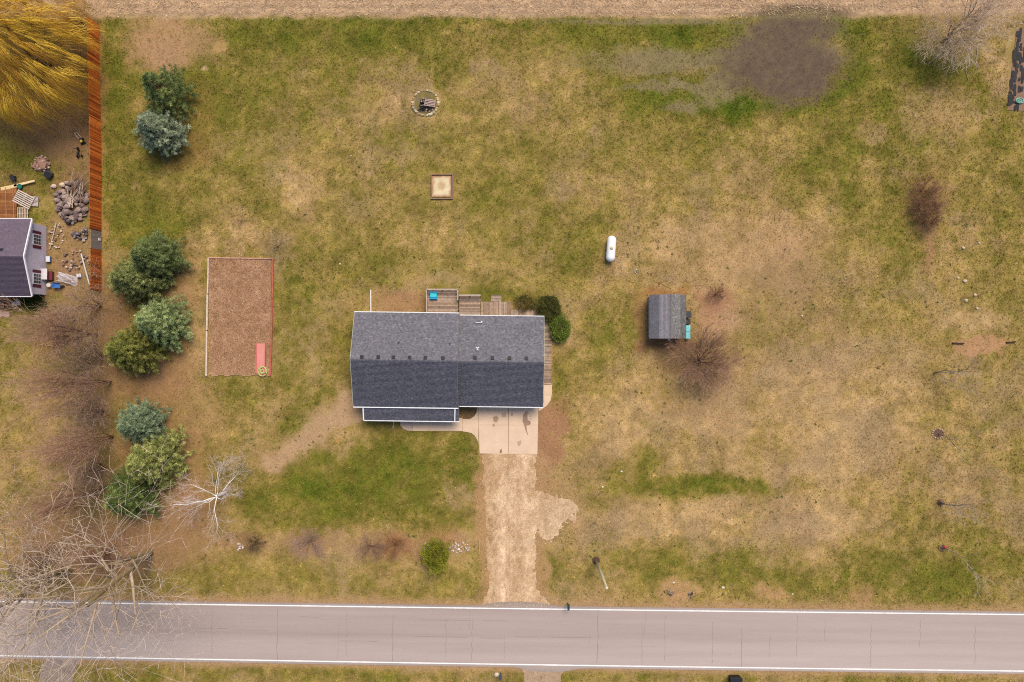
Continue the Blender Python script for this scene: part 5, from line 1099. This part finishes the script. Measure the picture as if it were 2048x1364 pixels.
bare('bare_bush', 'tangled brown brush left of the second large bare tree', 95, 1120, [(math.cos(a) * .8, math.sin(a) * .8, 1, 2.2, .04) for a in np.arange(0, 6.28, .45)], [5, 4, 3], (.3, .9), .0, A(112, 82, 74), A(146, 110, 100), 104, 'bush')
# white birch
bare('white_birch', 'white-barked leafless birch with spreading limbs', 450, 985, [(math.cos(a_) * 1.25, math.sin(a_) * 1.25, e_, L_, r_b) for a_, e_, L_, r_b in ((2.75, .5, 4.8, .06), (.62, .6, 4.8, .06), (4.45, .5, 4.1, .055), (1.45, .9, 4.2, .05), (5.6, .7, 3.2, .045), (3.6, .8, 3.4, .05), (2.1, 1.0, 3.4, .045), (.0, .9, 2.8, .04), (3.1, .4, 3.6, .045), (1.0, .7, 3.6, .04))], [7, 6, 4], (.3, .8), .01, A(255, 250, 246), A(226, 200, 194), 105, wig=.2, big=1, rmin=.009, lr=(.34, .55), z0=2.5)
# row of slender bare trees, left
rowg = 'slender bare trees in the left row'
for k, (px, py, lab, hh) in enumerate(((222, 762, 'slender bare tree with dark streaked crown left of the dark yellow-green pine base', 11.5), (226, 872, 'slender bare tree left of the blue-green spruce', 11.5), (214, 972, 'slender bare tree left of the lowest dark pine', 10.5), (196, 668, 'slender bare tree below the neighbouring house yard', 10.5))):
    bare('slender_tree', lab, px, py, [(-.02 + .13 * math.cos(a), .13 * math.sin(a), 1, hh * .98 * (1 - .06 * j), .06) for j, a in enumerate((0, 1.1, 2.2, 3.4, 4.5, 5.5, 3.0))], [16, 8, 5], (.16, .46), .055, A(158, 124, 104), A(218, 174, 146), 110 + k, group=rowg, wig=.07, lr=(.26, .5), big=1, rmin=.009)
for k, (px, py, lab) in enumerate(((200, 612, 'wide tangled bare tree below the board fence end'), (206, 712, 'grey tangled bare bush between slender trees, beside the dark pine'), (206, 820, 'dark tangled bare bush above the second slender tree'), (206, 932, 'grey tangled bare bush left of the large yellow-green pine'))):
    bare('bare_bush', lab, px, py, [(math.cos(a) * .55 - .1, math.sin(a) * .55, 1, 3.2 if k else 3.9, .05) for a in np.arange(0, 6.28, .5)], [6, 5, 3], (.25, .75), .02, A(150, 120, 102), A(206, 172, 150), 120 + k, 'bush', 'bare bushes in the left row', lr=(.4, .62), rmin=.011)
bare('bare_bush', 'thin twiggy bush left of the wide tangled tree', 150, 640, [(math.cos(a) * .6 - .2, math.sin(a) * .4, 1, 2.6, .03) for a in np.arange(0, 6.28, .7)], [5, 4, 3], (.25, .7), .02, A(140, 104, 88), A(178, 136, 116), 126, 'bush', 'bare bushes in the left row')
bs = empty('brush_heap', P(105, 687), 0, 'heap of reddish cut twigs on the left lawn', 'brush pile'); sticks(bs, 40, 74, 135, 676, 702, .6, 1.8, .025, [(196, 150, 124), (160, 108, 90), (214, 176, 146)], z=.05, pile=.2, seed=27)
# round bare tree by the shed, others on the right
bare('bare_tree', 'round bare brown tree just below the shed', 1396, 722, [(math.cos(a) * .75, math.sin(a) * .75, 1, rr2, .055) for a, rr2 in zip(np.arange(0, 6.28, .35), [3.4, 3.7, 3.2, 3.5, 3.3, 3.6, 3.1, 3.4, 3.7, 3.3, 3.5, 3.2, 3.6, 3.3, 3.4, 3.5, 3.2, 3.4])], [12, 7, 5], (.16, .55), .01, A(138, 108, 90), A(184, 146, 122), 130, lr=(.38, .58), wig=.1, rmin=.008)
bare('bare_bush', 'small dry reddish bush right of the shed', 1430, 590, [(math.cos(a) * .7, math.sin(a) * .7, 1, .95, .025) for a in np.arange(0, 6.28, .5)], [6, 4], (.3, .8), 0, A(112, 74, 66), A(146, 104, 90), 131, 'bush')
for k, (px, py, s_) in enumerate(((1842, 384, 1.0), (1845, 404, 1.15), (1846, 424, 1.1), (1846, 446, .9))):
    bare('bare_bush', ('topmost', 'second', 'third', 'lowest')[k] + ' reddish-brown bush of the short thicket on the right lawn', px, py, [(math.cos(a) * .75, math.sin(a) * .75, 1, 1.5 * s_, .018) for a in np.arange(0, 6.28, .42)], [6, 5, 3], (.25, .7), .01, A(124, 90, 72), A(164, 124, 98), 132 + k, 'bush', 'thicket in the right lawn', lr=(.4, .62), rmin=.008)
bare('bare_tree', 'bare pale-twigged tree in the upper right corner', 1895, 75, [(.1, .05, 1, 6.0, .14), (.35, .35, 1, 5.5, .11), (-.2, .1, 1, 4.8, .09), (.1, -.4, 1, 4.6, .08), (.5, -.1, 1, 5, .08), (-.4, -.1, 1, 4.2, .07), (-.9, -.3, 1, 4.2, .06), (.2, -.9, 1, 4.4, .06), (.9, -.5, 1, 4.4, .06), (-.6, -.8, 1, 4, .06)], [8, 7, 5], (.3, .9), -.02, A(170, 146, 120), A(230, 204, 180), 136, big=1, rmin=.011, lr=(.42, .65))
saps = 'young bare trees in the right-hand row'
for k, (px, py, lab, hh) in enumerate(((1868, 745, 'young pale bare tree below the reddish strip', 6.0), (1877, 866, 'young bare tree inside a ring of stones', 4.6), (1881, 1004, 'young bare tree with a dark mulched base', 5.4), (1886, 1096, 'young bare tree with a red tag near the road', 5.4))):
    bare('young_tree', lab, px, py, [(.02, 0, 1, hh, .07)] + ([(.2, -.25, 1, hh * .7, .04), (.15, .2, 1, hh * .6, .035)] if k in (0, 2) else []), [8, 5, 3], (.3, .75), .03, A(158, 140, 122), A(204, 182, 162), 140 + k, group=saps, lr=(.3, .48), rmin=.010 if k != 1 else .007)
ring = empty('tree_ring', P(1876, 867), 0, 'ring of stones with dark mulch round a young tree', 'tree ring')
m = MB(); p = P(1876, 867); m.lathe((p.x, p.y, -.02), [(.68, 0), (.56, .06), (.1, .09)], 16, A(112, 86, 70)); m.build('mulch', M_mulch, ring)
for i in range(15):
    a = i * .42; m = MB(); m.rock((p.x + .72 * math.cos(a), p.y + .6 * math.sin(a), .05), (.13, .11, .09), A(random.choice([(206, 180, 150), (170, 140, 116), (190, 160, 134)])), seed=500 + i); m.build('stone', M_stone, ring)
for k, (px, py, lab) in enumerate(((1881, 1005, 'dark mulch mound at the foot of the third young tree'), (1884, 1097, 'dark mulch mound at the foot of the red-tagged young tree'))):
    p = P(px, py); r = empty('mulch_mound', (p.x, p.y, 0), 0, lab, 'mulch'); m = MB(); m.lathe((p.x, p.y, -.02), [(.46, 0), (.36, .07), (.1, .12)], 12, A(124, 98, 80)); m.build('mulch', M_mulch, r); sticks(r, 8, px - 7, px + 7, py - 5, py + 5, .3, .8, .025, [(70, 54, 48), (170, 140, 120)], seed=60 + k)
p = P(1891, 1094, .5); m = MB(); m.box((p.x, p.y, .5), (.3, .2, .2), rz=.4, col=A(206, 76, 54), bev=.04); m.box((p.x - .05, p.y + .1, .2), (.05, .05, .42), col=A(120, 100, 80)); tag(m.build('red_marker', M_plastic), 'small red marker at the foot of the lowest young tree', 'marker')
# front-bed shrubs and lawn bush
for k, (px, py, s_, cb, ct, lab) in enumerate(((622, 1082, 1.9, A(150, 120, 116), A(182, 150, 146), 'pale mauve bare shrub in the front bed'), (742, 1092, 1.5, A(124, 92, 84), A(178, 142, 128), 'radiating bare shrub in the middle of the front bed'), (790, 1090, 1.4, A(150, 104, 76), A(168, 118, 88), 'rusty brown bare shrub right of the radiating shrub'), (513, 1084, 1.1, A(88, 76, 56), A(120, 100, 72), 'low dark shrub at the left end of the front bed'))):
    bare('bare_bush', lab, px, py, [(math.cos(a) * .9, math.sin(a) * .9, 1, s_, .022) for a in np.arange(0, 6.28, .36)], [6, 4], (.2, .6), 0, cb, ct, 150 + k, 'bush', 'bare shrubs in the front bed', lr=(.4, .6), rmin=.009)
bare('bare_bush', 'small thin bush at the upper right corner of the mulch bed', 556, 494, [(math.cos(a) * .8 - .1, math.sin(a) * .8, 1, 1.7, .022) for a in np.arange(0, 6.28, .6)], [5, 4], (.25, .7), 0, A(110, 92, 76), A(166, 142, 124), 156, 'bush', lr=(.4, .6))
bare('bare_bush', 'tiny thin bush on the lawn above the mulch bed', 484, 442, [(math.cos(a) * .8, math.sin(a) * .8, 1, .9, .015) for a in np.arange(0, 6.28, .8)], [4, 3], (.25, .7), 0, A(120, 100, 86), A(166, 142, 124), 157, 'bush', lr=(.4, .6))

# ------------------------------------------------------------------ golden weeping willow
rng = np.random.default_rng(77)
wb = P(96, 128); wil = empty('weeping_willow', wb, 0, 'golden yellow weeping willow in the upper left corner', 'tree')
rd = random.Random(77); out = []
for k in range(7):
    a = k * .9; grow(rd, Vector((0, 0, 1.5)), Vector((math.cos(a) * .8, math.sin(a) * .8, 1)).normalized(), 6.5, .22, 0, [5, 4], (.3, .8), .0, out, .14)
p0 = np.array([o[0][:] for o in out]); p1 = np.array([o[1][:] for o in out]); v, f, c = seg_tubes(p0, p1, np.maximum([o[2] for o in out], .02), np.maximum([o[3] for o in out], .016), jitcol(A(120, 98, 66), len(out), .15, .04), 5)
link_mesh('limbs', np_mesh('limbs', v, f, c), M_bark, wil)
m = MB(); m.tube([(0, 0, -.1), (.1, 0, 1), (0, 0, 2.2)], [.55, .42, .34], 10, A(110, 90, 70)); t = m.build('trunk', M_bark); t.parent = wil
ncl, per = 620, 15; N = ncl * per
a = rng.uniform(0, 2 * math.pi, ncl); r_ = 7.8 * np.sqrt(rng.uniform(.01, 1, ncl)); top = 10.4 * (1 - .42 * (r_ / 7.8) ** 2) + rng.normal(0, .5, ncl)
a = np.repeat(a, per) + rng.normal(0, .03, N); r2 = np.repeat(r_, per) + rng.normal(0, .22, N); z0 = np.repeat(top, per) + rng.normal(0, .25, N)
K = 7; L = np.repeat(rng.uniform(2.2, 6.0, ncl), per) * rng.uniform(.6, 1.15, N); L = np.minimum(L, z0 - .5)
sw_ = np.repeat(rng.normal(0, .25, ncl), per)
t = np.linspace(0, 1, K); pts = np.empty((N, K, 3))
rad = r2[:, None] + (1 - np.exp(-t[None] * 3)) * (1.0 + .5 * rng.random((N, 1))); ang = a[:, None] + (sw_[:, None] * t[None]) * .25
pts[:, :, 0] = np.cos(ang) * rad + rng.normal(0, .05, (N, K)); pts[:, :, 1] = np.sin(ang) * rad + rng.normal(0, .05, (N, K)); pts[:, :, 2] = z0[:, None] + .5 * np.sin(t * 2.2)[None] * .8 - L[:, None] * t[None] ** 1.35
side = unit(rng.normal(size=(N, 3))) * .0105
V = np.stack([pts - side[:, None], pts + side[:, None]], 2); cl_ = np.repeat(np.clip(rng.normal(.5, .35, ncl), 0, 1), per)[:, None]
cw = (np.array(A(196, 142, 52)) * (1 - cl_) + np.array(A(255, 214, 78)) * cl_ * 1.1) * np.exp(rng.normal(0, .22, (N, 1)))
idx = np.arange(N * K * 2).reshape(N, K, 2); f = np.stack([idx[:, :-1, 0], idx[:, :-1, 1], idx[:, 1:, 1], idx[:, 1:, 0]], -1).reshape(-1, 4)
link_mesh('crown', np_mesh('crown', V.reshape(-1, 3), f, np.repeat(cw, K * 2, 0)), M_leaf, wil)
# dry brush under the willow
bare('bare_bush', 'brown brush at the foot of the willow beside the fence', 165, 120, [(math.cos(a_) * .7, math.sin(a_) * .7, 1, 1.8, .03) for a_ in np.arange(0, 6.28, .5)], [5, 4, 2], (.3, .8), 0, A(104, 78, 62), A(146, 112, 86), 160, 'bush', 'brush beside the fence')
bare('bare_bush', 'brown brush near the upper end of the board fence', 162, 45, [(math.cos(a_) * .7, math.sin(a_) * .7, 1, 1.7, .03) for a_ in np.arange(0, 6.28, .5)], [5, 4, 2], (.3, .8), 0, A(124, 92, 66), A(166, 126, 90), 161, 'bush', 'brush beside the fence')

# ------------------------------------------------------------------ grass, stubble
rng = np.random.default_rng(9)
NT = 330000
qx = rng.uniform(-30, 2078, NT); qy = rng.uniform(14, 1394, NT)
jit = rng.normal(0, .14, NT)
cc, g2, dr2, f2, wet2, dp2 = ground_rgb(qx, qy, jitter=jit)
keep = rng.random(NT) > np.clip(dr2 * .8 + f2 + wet2 * .5 + dp2 * .4, 0, .985)
keep &= ~((qy > road_top(qx) - 2.5) & (qy < road_bot(qx) + 2.5))
keep &= drive_mask(qx, qy) < .35
for x0, x1, y0, y1 in ((706, 1090, 632, 842), (850, 962, 577, 640), (962, 1087, 603, 640), (981, 1004, 589, 603), (1086, 1105, 636, 812), (956, 1077, 812, 910), (800, 957, 840, 863), (411, 547, 514, 752), (861, 907, 346, 399), (1302, 1370, 592, 676), (-40, 92, 446, 590), (-40, 35, 375, 440), (2016, 2090, 56, 224)):
    keep &= ~((qx > x0) & (qx < x1) & (qy > y0) & (qy < y1))
keep &= np.hypot(qx - 851, qy - 206) > 27
qx, qy, cc, g2 = qx[keep], qy[keep], cc[keep], g2[keep]; n = len(qx)
B = 3
bx = np.repeat(np.stack([(qx - 1024) / S, (682 - qy) / S, np.full(n, -.03)], 1), B, 0) + np.concatenate([rng.normal(0, .05, (n * B, 2)), np.zeros((n * B, 1))], 1)
D = unit(np.concatenate([rng.normal(0, 1, (n * B, 2)), rng.uniform(.25, 1.3, (n * B, 1))], 1))
hl = rng.uniform(.08, .19, n * B) * (1 + .5 * np.repeat(np.clip(g2, 0, 1), B))
clump = .32 * (fbm(qx / 5., qy / 5., 3, 2) - .5) * 2 + .36 * (fbm(qx / 2.6, qy / 2.6, 6, 2) - .5) * 2
cg = np.repeat(lin(cc) * ALB * np.exp(rng.normal(.09, .20, (n, 1)) + clump[:, None]) * np.exp(rng.normal(0, .06, (n, 3))), B, 0) * np.exp(rng.normal(0, .15, (n * B, 1)))
v, f, c = blades(bx, D, hl, rng.uniform(.03, .075, n * B), np.clip(cg, .003, .9))
tag(link_mesh('lawn_grass', np_mesh('lawn_grass', v, f, c), M_leaf), 'short patchy lawn grass, half straw and half green', 'grass', kind='stuff')
NW = 5200
qx = rng.uniform(380, 2040, NW); qy = rng.uniform(300, 1200, NW)
dens = sstep(.52, .68, fbm(qx / 60., qy / 60., 2, 3)) * .5 + sstep(1.3, .5, np.hypot((qx - 680) / 120., (qy - 560) / 60.)) * .6 + sstep(1.3, .5, np.hypot((qx - 620) / 130., (qy - 870) / 70.)) * .8 + sstep(1.3, .4, np.hypot((qx - 1380) / 240., (qy - 960) / 60.)) * .3
_, gw, dw, fw, ww_, pw_ = ground_rgb(qx, qy); k_ = (rng.random(NW) < dens) & (drive_mask(qx, qy) < .2) & ~((qx > 700) & (qx < 1110) & (qy > 575) & (qy < 912)) & ~((qx > 408) & (qx < 550) & (qy > 510) & (qy < 758)) & ~((qx > 1295) & (qx < 1382) & (qy > 585) & (qy < 684)) & ~((qx > 795) & (qx < 960) & (qy > 836) & (qy < 866))
qx, qy = qx[k_], qy[k_]; n = len(qx); B = 9; cw_ = np.repeat(np.stack([(qx - 1024) / S, (682 - qy) / S, np.full(n, .0)], 1), B, 0) + rng.normal(0, .05, (n * B, 3)) * np.array([1, 1, 0])
D = unit(np.concatenate([rng.normal(0, 1, (n * B, 2)), rng.uniform(.2, .8, (n * B, 1))], 1)); sz_ = np.repeat(rng.uniform(.07, .22, n), B)
v, f, c = leaves(cw_, D, sz_ * rng.uniform(.7, 1.2, n * B), sz_ * .45, np.repeat(jitcol(A(104, 112, 54), n, .22, .08), B, 0))
tag(link_mesh('lawn_weeds', np_mesh('lawn_weeds', v, f, c), M_leaf), 'small dark green weeds dotted through the thin lawn', 'weeds', kind='stuff')
NSB = 26000
qx = rng.uniform(-40, 2090, NSB); qy = rng.uniform(-40, 36, NSB); k_ = (qy < 30 + 8 * rng.normal(size=NSB)) & ~((qx > 1660) & (qy > 22)) & (qx > 170)
qx, qy = qx[k_], qy[k_]; n = len(qx)
D = unit(np.concatenate([rng.normal(0, 1, (n, 2)) * np.array([1.4, 1]), np.abs(rng.normal(0, .25, (n, 1)))], 1))
v, f, c = leaves(np.stack([(qx - 1024) / S, (682 - qy) / S, rng.uniform(0, .06, n)], 1), D, rng.uniform(.15, .6, n), rng.uniform(.02, .06, n), jitcol(A(220, 190, 154), n, .3, .05))
tag(link_mesh('corn_stubble', np_mesh('corn_stubble', v, f, c), M_leaf), 'pale straw stubble littering the field along the top edge', 'stubble', kind='stuff')
# loose gravel on the drive
NG = 30000
qx = rng.uniform(945, 1175, NG); qy = rng.uniform(908, 1214, NG); k_ = drive_mask(qx, qy) + .3 * rng.normal(size=NG) > .42; qx, qy = qx[k_], qy[k_]; n = len(qx)
D = unit(np.concatenate([rng.normal(0, 1, (n, 2)), np.abs(rng.normal(0, .3, (n, 1)))], 1))
v, f, c = leaves(np.stack([(qx - 1024) / S, (682 - qy) / S, np.full(n, .02)], 1), D, rng.uniform(.05, .13, n), rng.uniform(.04, .09, n), jitcol(A(216, 184, 146), n, .26, .05))
o = link_mesh('loose_gravel', np_mesh('loose_gravel', v, f, c), M_stone, dv); o['kind'] = 'stuff'
